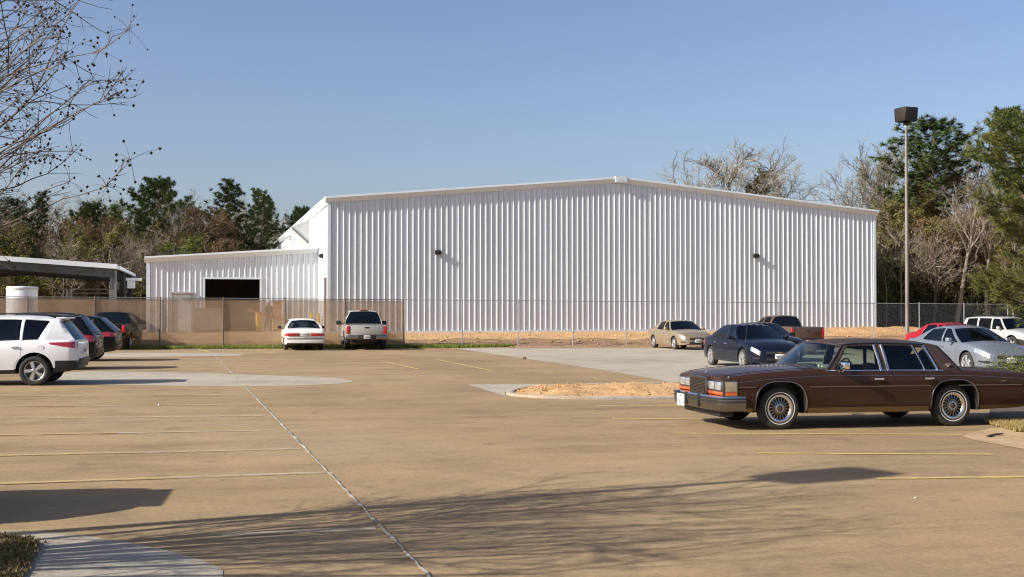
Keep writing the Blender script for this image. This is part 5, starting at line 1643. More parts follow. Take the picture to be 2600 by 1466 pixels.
for yy in (-.9, -.2):
    mb = MB(); mb.tube([(yy, -.66, 1.76), (yy, .66, 1.76)], .016, 6); mb.build('roof_bar', M['black'], c.root)
w = at(2567, 878, 57.0)
c.place((1.33, -.91), (w.x, w.y), R(-70), 'silver white SUV with roof bars at the right edge by the fence', 'SUV', CARS)

# ---- SUV out of frame on the left whose shadow falls into the picture
oc = copy_tree(suv1.root)
e = D(458, 1252)
sh = (1.50) / math.tan(SUN_EL)
px_, py_ = e.x - math.cos(TRAVEL) * sh - 0.45, e.y - math.sin(TRAVEL) * sh
psi = R(190.5)
ox = px_ - (math.cos(psi) * -1.95 - math.sin(psi) * -.1); oy = py_ - (math.sin(psi) * -1.95 + math.cos(psi) * -.1)
oc.location = (ox, oy, gz(ox, oy)); oc.rotation_euler = suv1.root.rotation_euler
tag(oc, 'parked SUV outside the left of the picture, seen only by its rounded shadow', 'SUV', CARS)

# ------------------------------------------------------------------ vegetation
M['bark_pale'] = mat('pale_bark', (0.23, 0.19, 0.145), .9, var=.3, scale=2.5, stretch=(1, 1, .3), objrand=.15)
M['bark_dark'] = mat('dark_bark', (0.085, 0.065, 0.05), .9, var=.3, scale=2.5, stretch=(1, 1, .3), objrand=.2)
M['bark_pine'] = mat('pine_bark', (0.13, 0.09, 0.065), .95, var=.35, scale=3, stretch=(1, 1, .3), objrand=.15)
M['twig_pale'] = mat('pale_twigs', (0.21, 0.185, 0.15), .9, var=.25, scale=1.5, objrand=.15)
M['twig_grey'] = mat('grey_brown_twigs', (0.20, 0.165, 0.13), .9, var=.3, scale=1.5, objrand=.25)
M['bud'] = foliage('pale_buds', (0.20, 0.18, 0.12), (0.34, 0.31, 0.22), .6, .3)
M['needle'] = foliage('pine_needles', (0.020, 0.036, 0.013), (0.10, 0.135, 0.04), .55, .2)
M['needle_near'] = foliage('near_pine_needles', (0.025, 0.042, 0.010), (0.21, 0.21, 0.05), 1.4, .25, objrand=.05)
M['leaf_olive'] = foliage('olive_spring_leaves', (0.055, 0.06, 0.016), (0.21, 0.19, 0.055), .5, .3)
M['leaf_brown'] = foliage('russet_buds', (0.085, 0.055, 0.025), (0.22, 0.14, 0.06), .5, .3)
M['leaf_green'] = foliage('fresh_green_leaves', (0.05, 0.075, 0.012), (0.16, 0.19, 0.04), .6, .3)
M['brush_olive'] = foliage('olive_brush', (0.04, 0.042, 0.017), (0.19, 0.165, 0.07), .35, .2, objrand=.1)
M['brush'] = foliage('brown_brush', (0.045, 0.039, 0.02), (0.18, 0.14, 0.075), .35, .2, objrand=.1)

def limb(mb, p, d, L, r0, r1, seg, n, rnd, wob, upb):
    pts = [p.copy()]; rad = [r0]
    q = p.copy(); dd = d.normalized()
    for i in range(seg):
        dd = (dd + Vector((rnd.gauss(0, wob), rnd.gauss(0, wob), rnd.gauss(0, wob) + upb))).normalized()
        q = q + dd * (L / seg)
        pts.append(q.copy()); rad.append(r0 + (r1 - r0) * (i + 1) / seg)
    mb.tube(pts, rad, n, cap=False)
    return pts, dd

def side_dir(d, ang, rnd, phi=None):
    o = d.orthogonal().normalized(); t = d.cross(o)
    a = rnd.uniform(0, 2 * math.pi) if phi is None else phi
    return (d * math.cos(ang) + (o * math.cos(a) + t * math.sin(a)) * math.sin(ang)).normalized()

def bare_tree(seed, H=14, r=.16, fork=.42, nl=11, spread=.75, n2=6, n3=5, n4=3, leaves=0, lsize=.11, lean=(0, 0), tw=.014, tri=3):
    rnd = random.Random(seed)
    tb, cb, lb = MB(), MB(), MB()
    tips = []
    d = Vector((lean[0], lean[1], 1)).normalized()
    tp, dd = limb(tb, Vector((0, 0, -.3)), d, H * .86, r, r * .22, 9, 7, rnd, .05, .02)
    def on(pts, f):
        k = f * (len(pts) - 1); i = min(len(pts) - 2, int(k)); return pts[i].lerp(pts[i + 1], k - i), (pts[i + 1] - pts[i]).normalized()
    for i in range(nl):
        f = fork + (1 - fork) * (i + rnd.random() * .6) / nl
        p, t = on(tp, min(.99, f))
        L = H * .36 * (1.15 - .75 * (f - fork) / (1 - fork)) * rnd.uniform(.75, 1.2)
        dl = side_dir(t, R(rnd.uniform(30, 62)) * spread / .75, rnd, i * 2.4 + rnd.uniform(-.5, .5))
        p1, _ = limb(tb, p, dl, L, r * (.52 - .3 * f), r * .10, 6, 4, rnd, .10, .07)
        for k in range(n2):
            f2 = .22 + .78 * (k + rnd.random()) / n2
            q, t2 = on(p1, min(.99, f2)); L2 = L * rnd.uniform(.30, .52)
            p2, _ = limb(cb, q, side_dir(t2, R(rnd.uniform(25, 60)), rnd), L2, tw * 2.0, tw * 1.1, 4, tri, rnd, .13, .06)
            for m_ in range(n3):
                q3, t3 = on(p2, min(.99, .2 + .8 * rnd.random())); L3 = L2 * rnd.uniform(.3, .6)
                p3, _ = limb(cb, q3, side_dir(t3, R(rnd.uniform(20, 60)), rnd), L3, tw * 1.1, tw * .7, 3, tri, rnd, .15, .05)
                for w in range(n4):
                    q4, t4 = on(p3, min(.99, .25 + .75 * rnd.random()))
                    p4, _ = limb(cb, q4, side_dir(t4, R(rnd.uniform(20, 55)), rnd), L3 * rnd.uniform(.3, .6), tw * .8, tw * .45, 2, tri, rnd, .12, .05)
                    tips.append(p4[-1]); tips.append(p4[1])
                tips.append(p3[-1])
    for i in range(leaves):
        t = tips[rnd.randrange(len(tips))] + Vector((rnd.gauss(0, .16), rnd.gauss(0, .16), rnd.gauss(0, .14)))
        leaf(lb, t, lsize * rnd.uniform(.6, 1.3), rnd)
    return tb, cb, lb

def leaf(lb, c, s, rnd):
    a = Vector((rnd.gauss(0, 1), rnd.gauss(0, 1), rnd.gauss(0, 1))).normalized(); b = a.orthogonal().normalized()
    lb.quad(c - a * s, c - b * s * .45, c + a * s, c + b * s * .45)

def tuft(lb, c, d, rnd, n=26, L=.36, w=.028, spread=1.0):
    for k in range(n):
        q = (d * rnd.uniform(-.1, 1.0) + Vector((rnd.gauss(0, .6), rnd.gauss(0, .6), rnd.gauss(0, .6))) * spread).normalized()
        s = q.orthogonal().normalized() * w
        l = L * rnd.uniform(.6, 1.15)
        lb.add([c - s, c + s, c + q * l], [(0, 1, 2)])

def pine_tree(seed, H=16, r=.2, base=.5, wid=2.6, nb=44, clumps=5, flat=.5, cone=0.0):
    rnd = random.Random(seed)
    tb, lb = MB(), MB()
    tp, _ = limb(tb, Vector((0, 0, -.3)), Vector((rnd.uniform(-.03, .03), rnd.uniform(-.03, .03), 1)), H, r, r * .15, 10, 7, rnd, .02, .02)
    for i in range(nb):
        f = base + (1 - base) * ((i + rnd.random()) / nb)
        k = f * 10; j = min(9, int(k)); p = tp[j].lerp(tp[j + 1], k - j)
        g = (f - base) / (1 - base)
        prof_ = (math.sin(math.pi * (.18 + .78 * g)) ** .8) * (1 - cone) + cone * (1.05 - g)
        L = wid * prof_ * rnd.uniform(.55, 1.2) + .25
        a = i * 2.39 + rnd.uniform(-.4, .4)
        d = Vector((math.cos(a), math.sin(a), rnd.uniform(.0, .45) + .35 * g))
        p1, dd = limb(tb, p, d, L, .045 * (1.2 - g), .014, 4, 3, rnd, .10, .06)
        nc = max(2, int(clumps * (.5 + L / wid)))
        for c in range(nc):
            ff = .35 + .65 * (c + .6) / nc
            k = ff * 4; j = min(3, int(k)); q = p1[j].lerp(p1[j + 1], k - j) + Vector((rnd.gauss(0, .22), rnd.gauss(0, .22), rnd.gauss(.06, .14)))
            tuft(lb, q, (dd + Vector((0, 0, .5))).normalized(), rnd, 30, .42, .042)
    for k in range(3):
        tuft(lb, tp[-1] + Vector((0, 0, -.2 * k)), Vector((0, 0, 1)), rnd, 30, .45, .04)
    return tb, None, lb

PROTO = {}
def proto(key, parts, tm, cm, lm):
    tb, cb, lb = parts
    tme = tb.mesh('trunk', tm, 60)
    cr = MB(); mats = []
    if cb is not None and cb.f:
        cr.add(cb.v, cb.f, 0); mats.append(cm)
    if lb is not None and lb.f:
        cr.add(lb.v, lb.f, len(mats)); mats.append(lm)
    cme = cr.mesh('crown', mats)
    PROTO[key] = (tme, cme, max(v[2] for v in cr.v))
for k in range(3):
    proto('pale%d' % k, bare_tree(20 + k, 16, .19, .40, 13, .7, 8, 6, 3, 6500, .06, tw=.018), M['bark_pale'], M['twig_pale'], M['bud'])
for k in range(3):
    proto('bare%d' % k, bare_tree(40 + k, 12, .12, .30, 11, .8, 6, 4, 3, 500, .06), M['bark_dark'], M['twig_grey'], M['leaf_brown'])
for k in range(2):
    proto('olive%d' % k, bare_tree(60 + k, 11, .12, .25, 12, .85, 6, 4, 2, 6500, .115), M['bark_dark'], M['twig_grey'], M['leaf_olive'])
for k in range(2):
    proto('russet%d' % k, bare_tree(70 + k, 11, .12, .28, 12, .8, 6, 4, 2, 5200, .10), M['bark_dark'], M['twig_grey'], M['leaf_brown'])
proto('green0', bare_tree(80, 7, .08, .15, 12, .9, 6, 4, 2, 6500, .10), M['bark_dark'], M['twig_grey'], M['leaf_green'])
proto('pine0', pine_tree(90, 16, .2, .60, 3.0, 60, 8), M['bark_pine'], None, M['needle'])
proto('pine1', pine_tree(91, 17, .2, .42, 2.8, 64, 6, cone=.45), M['bark_pine'], None, M['needle'])
proto('pine2', pine_tree(92, 15, .18, .35, 2.3, 60, 5, cone=.8), M['bark_pine'], None, M['needle'])
proto('trunk0', bare_tree(101, 15, .24, .5, 10, .8, 5, 4, 3, 600, .05, lean=(.22, 0)), M['bark_pale'], M['twig_pale'], M['bud'])
proto('trunk1', bare_tree(102, 16, .17, .45, 12, .7, 6, 4, 3, 800, .05, lean=(-.06, 0)), M['bark_pale'], M['twig_pale'], M['bud'])
proto('thin0', bare_tree(103, 9, .075, .35, 9, .6, 5, 3, 2, 100, .05), M['bark_pale'], M['twig_grey'], M['leaf_brown'])
proto('thin1', bare_tree(104, 8, .06, .3, 9, .7, 5, 3, 2, 300, .06), M['bark_dark'], M['twig_grey'], M['leaf_brown'])

KINDNAME = {'pale': 'bare_tree', 'bare': 'bare_tree', 'olive': 'leafing_tree', 'russet': 'budding_tree', 'green': 'leafy_shrub_tree', 'pine': 'pine_tree', 'trunk': 'bare_tree', 'thin': 'sapling'}
def plant(key, x, y, h, label, group=None, rot=None, sx=1.0, z=.45):
    t, cmesh, top = PROTO[key]
    s = h / top
    r = empty(KINDNAME[key.rstrip('0123456789')], (x, y, z), RND.uniform(0, 6.28) if rot is None else rot)
    r.scale = (s * sx, s * sx, s)
    link(bpy.data.objects.new('trunk', t), r); link(bpy.data.objects.new('crown', cmesh), r)
    tag(r, label, 'tree', group)
    return r
def feature(key, dx, dy, d, label, sx=1.0, rot=None):
    """dx, dy: where the top of the tree stands in the photograph; d its distance"""
    p = at(dx * K, dy * K, d)
    return plant(key, p.x, p.y, p.z - .45, label, 'woodland trees one can tell apart', rot, sx)
# left wood
feature('pine0', 357, 436, 100, 'tall umbrella shaped pine on a bare trunk left of the lean-to', 1.1)
feature('pine1', 560, 440, 100, 'broad dark pine rising behind the left half of the lean-to', 1.25)
feature('pine2', 694, 467, 127, 'narrow pointed pine just left of the warehouse roof slope', 1.2)
feature('pine1', 640, 482, 100, 'dense dark pine between the broad pine and the pointed pine', 1.2)
feature('pine0', 742, 512, 127, 'small pine top touching the warehouse roof slope', .9)
feature('pine2', 70, 470, 100, 'pine with a thin top at the far left of the wood', 1.0)
feature('pine0', 15, 492, 97, 'pine cut by the left edge of the picture', 1.1)
feature('pine0', 205, 500, 104, 'low pine top among the bare trees left of the umbrella pine', 1.0)
feature('pale0', 450, 452, 108, 'pale grey bare tree between the umbrella pine and the broad pine', 1.0)
feature('pale1', 262, 474, 108, 'pale bare tree left of the umbrella pine', 1.0)
feature('pale2', 135, 474, 110, 'pale bare tree behind the carport shed at the left', 1.1)
feature('pale0', 608, 478, 112, 'pale bare crown showing between two dark pines', .9)
feature('pine1', 480, 490, 106, 'dark pine low between the pale tree and the broad pine', 1.1)
feature('pine2', 300, 505, 103, 'small dark pine just left of the umbrella pine trunk', 1.0)
feature('pale2', 35, 500, 106, 'pale bare tree low at the left edge of the wood', 1.0)
feature('pale1', 545, 500, 104, 'pale bare branches before the broad dark pine', .7)
feature('trunk1', 430, 470, 100, 'tall pale trunk right of the umbrella pine', .7, 2.0)
feature('green0', 500, 585, 92, 'yellow green bushy tree above the lean-to roof', 1.3)
feature('green0', 55, 560, 90, 'yellow green tree low at the left edge of the wood', 1.2)
feature('russet0', 285, 530, 97, 'orange brown budding tree left of the umbrella pine trunk', 1.3)
feature('russet1', 470, 520, 99, 'russet budding tree right of the umbrella pine', 1.3)
# right wood
feature('pale1', 1855, 336, 98, 'wide pale bare tree rising above the right roof slope', 1.25)
feature('pale2', 1975, 395, 103, 'pale bare tree on the right behind the olive tree over the roof', 1.0)
feature('olive0', 1912, 412, 100, 'olive brown leafy tree showing above the right roof slope', .8)
feature('pale0', 2142, 378, 92, 'slim pale bare tree at the right end of the warehouse roof', .7)
feature('pale2', 2225, 335, 90, 'pale bare tree left of the lamp post', 1.0)
feature('pine2', 2205, 390, 94, 'narrow dark pine behind the bare trees left of the lamp post', .8)
feature('pine0', 2335, 298, 86, 'big round headed pine directly behind the lamp post', 1.35)
feature('pine1', 2300, 380, 88, 'pine lower left of the big round headed pine', 1.1)
feature('pale0', 2455, 298, 88, 'tall pale bare tree right of the lamp post', 1.0)
feature('pine0', 2610, 262, 72, 'big pine crown cut by the right edge of the picture', 1.1)
feature('russet0', 2400, 405, 84, 'russet tree between the lamp post and the tall bare tree', 1.1)
feature('trunk0', 2400, 420, 76, 'pale leaning forked tree right of the lamp post', 1.0, 0.3)
feature('trunk1', 2480, 400, 77, 'straight pale trunk rising behind the silver white SUV', 1.0, 1.0)
feature('thin0', 2228, 600, 76, 'slim pale sapling close to the right end of the warehouse', 1.0, 2.0)
feature('olive1', 2250, 520, 82, 'olive leafy tree beside the right end of the warehouse', 1.0)
feature('olive0', 2330, 470, 84, 'olive leafy tree low behind the lamp post', 1.0)
feature('green0', 2215, 640, 79, 'green bushy tree beside the right corner of the warehouse', 1.0)
# the rest of the wood, which nothing tells apart
fr = random.Random(5)
def wood(n, xr_, yr_, keys, hr, label, group):
    for i in range(n):
        d = fr.uniform(*yr_); px = fr.uniform(*xr_)
        p = at(px * K, 700, d)
        q = p - BL
        if -3.5 < q.dot(U) < BW + 1.5 and -2 < q.dot(V) < LEN + 2: continue
        key = fr.choice(keys); kind = key.rstrip('0123456789')
        lab = KIND_WORDS[kind] + ' ' + label if 'sapling' not in label else label
        plant(key, p.x, p.y, fr.uniform(*hr), lab, (kind + ' ' if 'sapling' not in label else '') + group, sx=fr.uniform(.9, 1.3))
KIND_WORDS = {'bare': 'grey brown leafless', 'russet': 'russet budding', 'olive': 'olive leafing', 'thin': 'thin pale', 'pale': 'pale'}
LEFTW = 'tree massed in the wood behind the shed and lean-to'
RIGHTW = 'tree massed in the wood right of the warehouse'
wood(56, (-80, 800), (90, 106), ['bare0', 'bare1', 'russet0', 'russet1', 'olive0', 'bare2', 'thin0'], (6.5, 9.5), LEFTW, 'trees of the left wood')
wood(56, (-80, 820), (106, 130), ['bare0', 'bare1', 'bare2', 'russet0', 'olive1', 'bare2'], (9, 12), LEFTW, 'trees of the left wood')
wood(26, (2190, 2640), (80, 92), ['bare0', 'bare1', 'olive0', 'russet1', 'olive1', 'bare2'], (6.5, 10), RIGHTW, 'trees of the right wood')
wood(34, (2150, 2680), (92, 120), ['bare0', 'bare1', 'bare2', 'olive0', 'russet0', 'olive1'], (9, 13), RIGHTW, 'trees of the right wood')
wood(18, (2200, 2640), (74, 86), ['thin0', 'thin1', 'thin0', 'bare2'], (5.5, 9), 'thin pale sapling along the front of the right wood', 'saplings of the right wood')
wood(16, (-40, 400), (84, 96), ['thin0', 'thin1', 'bare1'], (5.5, 8), 'thin sapling along the front of the left wood', 'saplings of the left wood')
# undergrowth, one mass on each side
def brush(name, xr_, yr_, n, top, label, seed, sz=.2, m=None):
    rnd = random.Random(seed); mb = MB(); sb = MB()
    for i in range(n):
        d = rnd.uniform(*yr_); px = rnd.uniform(*xr_); p = at(px * K, 700, d)
        q = p - BL
        if -1 < q.dot(U) < BW + .5 and -2 < q.dot(V) < LEN + 1: continue
        hmax = top * (.55 + .45 * abs(bumps(p.x * .13, d * .15)) + .15 * rnd.random())
        z = .4 + hmax * rnd.random() ** 1.25
        leaf(mb, Vector((p.x, d, z)), sz * rnd.uniform(.6, 1.6), rnd)
    for i in range(n // 28):
        d = rnd.uniform(*yr_); px = rnd.uniform(*xr_); p = at(px * K, 700, d)
        h = rnd.uniform(2, top * 1.2)
        q = Vector((p.x, d, .3))
        sb.tube([q, q + Vector((rnd.gauss(0, .2), rnd.gauss(0, .2), h * .5)), q + Vector((rnd.gauss(0, .5), rnd.gauss(0, .5), h))], [.035, .025, .008], 3, cap=False)
    mb.add(sb.v, sb.f, 1)
    tag(mb.build(name, [m or M['brush'], M['bark_dark']], fix=False), label, 'undergrowth', kind='stuff')
brush('undergrowth', (-120, 860), (93, 112), 26000, 5.0, 'dark brown undergrowth filling the left wood', 7)
brush('undergrowth', (2150, 2720), (78, 96), 34000, 6.0, 'olive brown undergrowth filling the right wood', 8, .15, M['brush_olive'])
brush('distant_wood', (-160, 900), (128, 150), 30000, 11.5, 'distant brown wood closing the view on the left', 9, .36)
brush('distant_wood', (1500, 2800), (122, 146), 34000, 10.5, 'distant brown wood closing the view on the right', 10, .36)

# near pine at the right edge: long boughs with needle tufts
def near_pine():
    rnd = random.Random(17)
    p = at(2700, 850, 37.0); z0 = gz(p.x, p.y)
    r = empty('pine_tree', (p.x, p.y, z0)); tag(r, 'near pine with drooping needled boughs at the right edge', 'tree')
    tb, bb, lb = MB(), MB(), MB()
    tp, _ = limb(tb, Vector((0, 0, -.1)), Vector((0, 0, 1)), 8.3, .16, .03, 12, 10, rnd, .015, .03)
    def on(f):
        k = f * 12; j = min(11, int(k)); return tp[j].lerp(tp[j + 1], k - j)
    boughs = []
    for i in range(46):
        f = .16 + .83 * i / 46
        a = i * 2.39 + rnd.uniform(-.3, .3)
        boughs.append((f, a, (2.7 * (1.08 - f) ** .8 + .35) * rnd.uniform(.7, 1.1)))
    for f, L in ((.27, 2.6), (.33, 2.2), (.46, 2.75), (.52, 2.5), (.60, 2.95), (.66, 2.2), (.76, 2.75), (.83, 2.4), (.88, 2.0)):   # boughs that reach into the picture
        boughs.append((f, math.pi + rnd.uniform(-.25, .25), L))
    for f, a, L in boughs:
        q = on(f); d = Vector((math.cos(a), math.sin(a), .28))
        p1, dd = limb(bb, q, d, L, .035, .010, 6, 5, rnd, .06, .01)
        for k in range(int(9 + L * 8)):
            ff = .28 + .72 * rnd.random() ** .8
            kk = ff * 6; j = min(5, int(kk)); c = p1[j].lerp(p1[j + 1], kk - j); t = (p1[j + 1] - p1[j]).normalized()
            sd = side_dir(t, R(rnd.uniform(20, 65)), rnd); sd.z += .2
            p2, d2 = limb(bb, c, sd, rnd.uniform(.25, .6), .009, .005, 3, 3, rnd, .1, .06)
            for m_ in p2[1:]: tuft(lb, m_, d2, rnd, 17, .24, .009, .75)
        tuft(lb, p1[-1], dd, rnd, 40, .26, .010, .7)
    tb.build('trunk', M['bark_pine'], r, smooth=60, fix=False); bb.build('boughs', M['bark_dark'], r, fix=False)
    lb.build('needles', M['needle_near'], r, fix=False)
near_pine()

# crape myrtle at the near left, bare with seed capsules
def crape_myrtle():
    rnd = random.Random(23)
    bx, by = -5.75, 7.7
    r = empty('crape_myrtle', (bx, by, gz(bx, by))); tag(r, 'leafless crape myrtle with dark seed capsules at the upper left', 'tree')
    tb, cb, sb = MB(), MB(), MB()
    def on(pts, f):
        k = f * (len(pts) - 1); j = min(len(pts) - 2, int(k)); return pts[j].lerp(pts[j + 1], k - j), (pts[j + 1] - pts[j]).normalized()
    def pods(c, n, s=.075):
        for k in range(n):
            q = c + Vector((rnd.gauss(0, s), rnd.gauss(0, s), rnd.gauss(0, s * .9)))
            rr_ = rnd.uniform(.006, .013)
            sb.add([q + Vector(v) * rr_ for v in ((1, 0, 0), (-1, 0, 0), (0, 1, 0), (0, -1, 0), (0, 0, 1), (0, 0, -1))], [(0, 2, 4), (2, 1, 4), (1, 3, 4), (3, 0, 4), (2, 0, 5), (1, 2, 5), (3, 1, 5), (0, 3, 5)])
            cb.tube([c, c.lerp(q, .5) + Vector((0, 0, .012)), q], [.0018, .0013, .0011], 3, cap=False)
    for s in range(11):
        a = s / 11 * 2 * math.pi + rnd.uniform(-.3, .3)
        tilt = rnd.uniform(.12, .40) + (.38 * rnd.random() if math.sin(a) < -.2 else 0)
        d = Vector((math.cos(a) * tilt, math.sin(a) * tilt, 1))
        st, _ = limb(tb, Vector((math.cos(a) * .12, math.sin(a) * .12, -.05)), d, rnd.uniform(3.6, 4.9), .042, .015, 9, 7, rnd, .055, .0)
        for i in range(11):
            f = .36 + .64 * (i + rnd.random()) / 11
            q, t = on(st, min(.99, f)); L = rnd.uniform(.8, 1.6) * (1.2 - .4 * f)
            lat = side_dir(t, R(rnd.uniform(22, 50)), rnd)
            p1, d1 = limb(cb, q, lat, L, .012, .0045, 8, 5, rnd, .09, -.015 if rnd.random() < .5 else .04)
            for k in range(8):
                q2, t2 = on(p1, min(.99, .2 + .8 * rnd.random()))
                p2, d2 = limb(cb, q2, side_dir(t2, R(rnd.uniform(18, 50)), rnd), rnd.uniform(.35, .9), .006, .0026, 6, 4, rnd, .12, rnd.choice((-.05, .02, .06)))
                for m_ in range(3):
                    q3, t3 = on(p2, min(.99, .3 + .7 * rnd.random()))
                    p3, _ = limb(cb, q3, side_dir(t3, R(rnd.uniform(20, 55)), rnd), rnd.uniform(.08, .3), .003, .0018, 3, 3, rnd, .15, .05)
                if rnd.random() < .16: pods(p2[-1], rnd.randint(5, 12))
    base = Vector((bx, by, gz(bx, by)))
    for (px, py, dd) in [(298, 236, 7.4), (275, 248, 7.8), (250, 128, 7.2), (235, 205, 7.9), (165, 300, 7.3), (180, 262, 8.0), (140, 92, 7.6), (175, 372, 7.5), (262, 470, 7.2), (170, 455, 7.7), (110, 30, 7.4), (150, 160, 7.1), (100, 350, 7.8), (60, 420, 7.4), (75, 120, 8.1), (40, 250, 7.2), (90, 210, 7.6), (30, 330, 7.9), (60, 40, 7.3), (130, 60, 7.9), (20, 150, 7.5), (120, 385, 7.2)]:
        tgt = at(px * K, py * K, dd) - base
        st = Vector((rnd.uniform(.5, 1.1), rnd.uniform(-.4, .4), min(tgt.z - .25, rnd.uniform(1.3, 2.6))))
        ctl = st.lerp(tgt, .55) + Vector((0, rnd.uniform(-.1, .1), rnd.uniform(.10, .34)))
        pts = []
        for k in range(15):
            t = k / 14
            w_ = Vector((rnd.gauss(0, .008), rnd.gauss(0, .008), rnd.gauss(0, .008)))
            pts.append(st * (1 - t) ** 2 + ctl * 2 * t * (1 - t) + tgt * t * t + w_)
        tb.tube([Vector((st.x * .15, st.y * .15, 0)), Vector((st.x * .5, st.y * .6, st.z * .55)), st], [.03, .022, .012], 6, cap=False)
        cb.tube(pts, [.011 - .0085 * k / 14 for k in range(15)], 5, cap=False)
        for k in range(6):
            q2, t2 = on(pts, min(.99, .3 + .7 * rnd.random()))
            p2, d2 = limb(cb, q2, side_dir(t2, R(rnd.uniform(15, 45)), rnd), rnd.uniform(.10, .34), .0038, .0018, 6, 4, rnd, .12, rnd.choice((-.04, .03, .08)))
            for m_ in range(3):
                q3, t3 = on(p2, min(.99, .3 + .7 * rnd.random()))
                limb(cb, q3, side_dir(t3, R(rnd.uniform(20, 50)), rnd), rnd.uniform(.05, .2), .0024, .0015, 3, 3, rnd, .15, .06)
            if rnd.random() < .22: pods(p2[-1], rnd.randint(6, 14))
        pods(pts[-1], rnd.randint(8, 16), .06)
    tb.build('trunk', mat('crape_myrtle_bark', (0.26, 0.20, 0.15), .7, var=.25, scale=5), r, smooth=60, fix=False)
    o = cb.build('branches', mat('grey_brown_branch', (0.13, 0.105, 0.085), .8, var=.25, scale=4), r, smooth=60, fix=False)
    o = sb.build('seed_capsules', mat('dark_seed_capsule', (0.03, 0.022, 0.018), .8, var=.3, scale=9), r, fix=False); o['kind'] = 'stuff'
crape_myrtle()

# near left planting corner: soil and mixed grass
edge = [D(-30, 1352), D(0, 1353), D(40, 1356), D(75, 1362), D(95, 1370), D(99, 1380), D(92, 1395), D(80, 1415), D(66, 1440), D(50, 1470)]
poly = edge + [Vector((-3.2, 7.0, 0)), Vector((-12, 7.0, 0)), Vector((-12, edge[0].y + .2, 0))]
mb = MB(); mb.add([(p.x, p.y, gz(p.x, p.y) + .03) for p in poly], [tuple(range(len(poly)))])
tag(mb.build('planting_bed', M['soil']), 'dark mulched planting bed in the near left corner', 'bed', kind='structure')
gr_ = random.Random(6)
M['soilstraw'] = foliage('straw_litter', (0.07, 0.045, 0.025), (0.22, 0.15, 0.08), 4.0, .1)
M['bedgrass'] = foliage('bed_grass_blades', (0.06, 0.075, 0.02), (0.17, 0.16, 0.05), 3.0, .3)
pts = []; pts2 = []
lo = min(e.y for e in edge); hi = max(e.y for e in edge)
for i in range(3000):
    y = gr_.uniform(lo - .3, hi + .02); xs = None
    for a, b in zip(edge[1:-1], edge[2:]):
        if min(a.y, b.y) <= y <= max(a.y, b.y) and abs(b.y - a.y) > 1e-6: xs = a.x + (b.x - a.x) * (y - a.y) / (b.y - a.y)
    if xs is None: continue
    x = xs - abs(gr_.gauss(0, .55)) - .01
    (pts if gr_.random() < .35 else pts2).append((x, y, gz(x, y) + .03))
grass_patch('bed_grass', pts, M['bedgrass'], .01, .04, 'short green grass edging the near left planting bed', 12, .004)
grass_patch('bed_leaf_litter', pts2, M['soilstraw'], .005, .03, 'dry brown straw in the near left planting bed', 13, .008)

# grass corner and shrub behind the brown car at the right
mb = MB()
cpts = [D(2485, 1064), D(2505, 1074), D(2545, 1083), D(2600, 1088), D(2800, 1090), D(2800, 960), D(2620, 965), D(2500, 985), D(2490, 1030)]
mb.add([(p.x, p.y, gz(p.x, p.y) + .02) for p in cpts], [tuple(range(len(cpts)))])
tag(mb.build('grass_corner', M['soil']), 'planted corner behind the tail of the brown car', 'bed', kind='structure')
pts = []
for i in range(5000):
    px = gr_.uniform(2485, 2660); py = gr_.uniform(1064, 1088)
    if py > 1066 + (px - 2485) * .30 and px < 2555: continue
    p = D(px, py); pts.append((p.x, p.y, gz(p.x, p.y) + .02))
grass_patch('corner_grass', pts, M['drygrass'], .03, .09, 'dry yellow green grass in the corner behind the brown car', 14, .008)
def shrub(px, py, h, w, label, seed):
    rnd = random.Random(seed)
    p = D(px, py); r = empty('shrub', (p.x, p.y, gz(p.x, p.y))); tag(r, label, 'shrub')
    tb, lb = MB(), MB()
    for i in range(26):
        a = rnd.uniform(0, 6.28); t = rnd.uniform(.1, .9)
        p1, _ = limb(tb, Vector((0, 0, 0)), Vector((math.cos(a) * t, math.sin(a) * t, 1)), h * rnd.uniform(.6, 1.05), .012, .004, 5, 4, rnd, .12, .02)
        for k in range(60):
            j = rnd.randint(1, 5); c = p1[j] + Vector((rnd.gauss(0, w * .16), rnd.gauss(0, w * .16), rnd.gauss(0, h * .09)))
            leaf(lb, c, rnd.uniform(.018, .04), rnd)
    tb.build('stems', M['bark_dark'], r, fix=False); lb.build('foliage', M['leaf_green'], r, fix=False)
shrub(2545, 992, .95, .75, 'green shrub left of the picture edge behind the brown car boot', 31)
shrub(2600, 1000, 1.05, .8, 'green shrub cut by the right picture edge behind the brown car boot', 32)
shrub(2500, 975, .42, .5, 'low green shrub just above the tail of the brown car', 33)

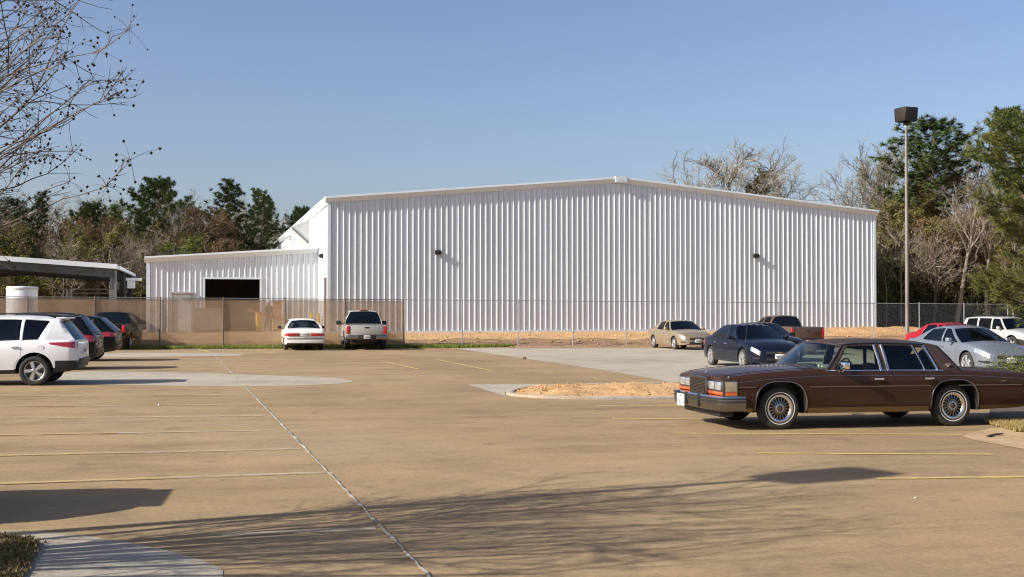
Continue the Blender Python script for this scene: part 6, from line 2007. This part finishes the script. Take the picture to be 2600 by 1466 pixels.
# ------------------------------------------------------------------ worker behind the screened fence
def worker():
    p = at(681, 842, 64.0)
    r = empty('person', (p.x, p.y, PADZ - .02), R(-60)); tag(r, 'person in white hard hat and dark work clothes walking behind the screened fence', 'person')
    verts = [(0, 0, .98), (0, 0, 1.15), (.02, 0, 1.38), (.03, 0, 1.50), (.05, 0, 1.60), (.06, 0, 1.70),
             (.0, .10, .93), (.22, .10, .52), (.12, .10, .10), (.26, .10, .04),
             (.0, -.10, .93), (-.06, -.10, .50), (-.34, -.10, .14), (-.22, -.10, .05),
             (.02, .20, 1.40), (-.08, .25, 1.12), (.08, .25, .90), (.12, .24, .82),
             (.02, -.20, 1.40), (.14, -.25, 1.14), (.34, -.20, 1.02), (.42, -.19, 1.0)]
    edges = [(0, 1), (1, 2), (2, 3), (3, 4), (4, 5), (0, 6), (6, 7), (7, 8), (8, 9), (0, 10), (10, 11), (11, 12), (12, 13), (2, 14), (14, 15), (15, 16), (16, 17), (2, 18), (18, 19), (19, 20), (20, 21)]
    rad = [.15, .145, .16, .06, .085, .09, .10, .07, .05, .045, .10, .07, .05, .045, .075, .05, .04, .04, .075, .05, .04, .04]
    me = bpy.data.meshes.new('body'); me.from_pydata(verts, edges, [])
    o = link(bpy.data.objects.new('body', me), None)
    md = o.modifiers.new('s', 'SKIN')
    for v, q in zip(me.skin_vertices[0].data, rad): v.radius = (q, q * 1.0)
    me.skin_vertices[0].data[0].use_root = True
    o.modifiers.new('d', 'SUBSURF').render_levels = 2; o.modifiers['d'].levels = 2
    me2 = bpy.data.meshes.new_from_object(o.evaluated_get(bpy.context.evaluated_depsgraph_get())); me2.name = 'body'
    bpy.data.objects.remove(o)
    mats = [mat('dark_trousers', (.07, .055, .045), .9), mat('brown_camouflage_jacket', (.14, .12, .09), .9, var=.6, scale=9), mat('skin', (.42, .25, .17), .6), mat('work_boot', (.05, .035, .025), .7)]
    me2.materials.clear()
    for m_ in mats: me2.materials.append(m_)
    for f in me2.polygons:
        c = f.center
        f.material_index = 2 if c.z > 1.49 or (c.z < .87 and abs(c.y) > .17) or (c.x > .38 and c.z > .9) else (1 if c.z > .95 else (3 if c.z < .13 else 0)); f.use_smooth = True
    link(bpy.data.objects.new('body', me2), r)
    mb = MB(); mb.lathe([(0, .145), (.06, .135), (.105, .09), (.12, .03), (.125, .0), (.155, -.012), (.15, -.02), (.12, -.015)], 20, axis='z', c=(.055, 0, 1.68)); mb.build('hard_hat', M['white_trim'], r, smooth=40)
    mb = MB(); mb.box(-.16, -.10, -.1, .1, 1.1, 1.3); mb.build('vest_panel', mat('pale_vest', (.5, .48, .40), .8), r)
worker()

# ------------------------------------------------------------------ small litter
def stick():
    a, b = D(2483, 1101), D(2522, 1096)
    r = empty('stick', (a.x, a.y, gz(a.x, a.y) + .02)); tag(r, 'short brown stick on the sand by the brown car', 'stick')
    mb = MB(); d = b - a; mb.tube([Vector((0, 0, 0)), d * .5 + Vector((0, .02, .01)), d + Vector((0, 0, .012))], [.02, .018, .012], 6); mb.build('wood', M['bark_dark'], r)
stick()
def crumb(px, py, s, m, label):
    p = D(px, py); mb = MB(); clod(mb, (0, 0, s * .4), s, random.Random(int(px)))
    o = mb.build('litter_scrap', m); o.location = (p.x, p.y, gz(p.x, p.y) + .005); tag(o, label, 'litter')
crumb(400, 1021, .025, M['plate'], 'white scrap on the left bays beside a bay line')
crumb(1316, 870, .09, M['plate'], 'white scrap at the foot of the chain link fence')
crumb(1225, 866, .08, M['plate'], 'pale scrap on the dirt left of the fence post')
crumb(2301, 1255, .014, M['plate'], 'tiny white scrap on the concrete at the lower right')
crumb(1320, 903, .09, M['soil'], 'dark clod on the concrete before the gold sedan')
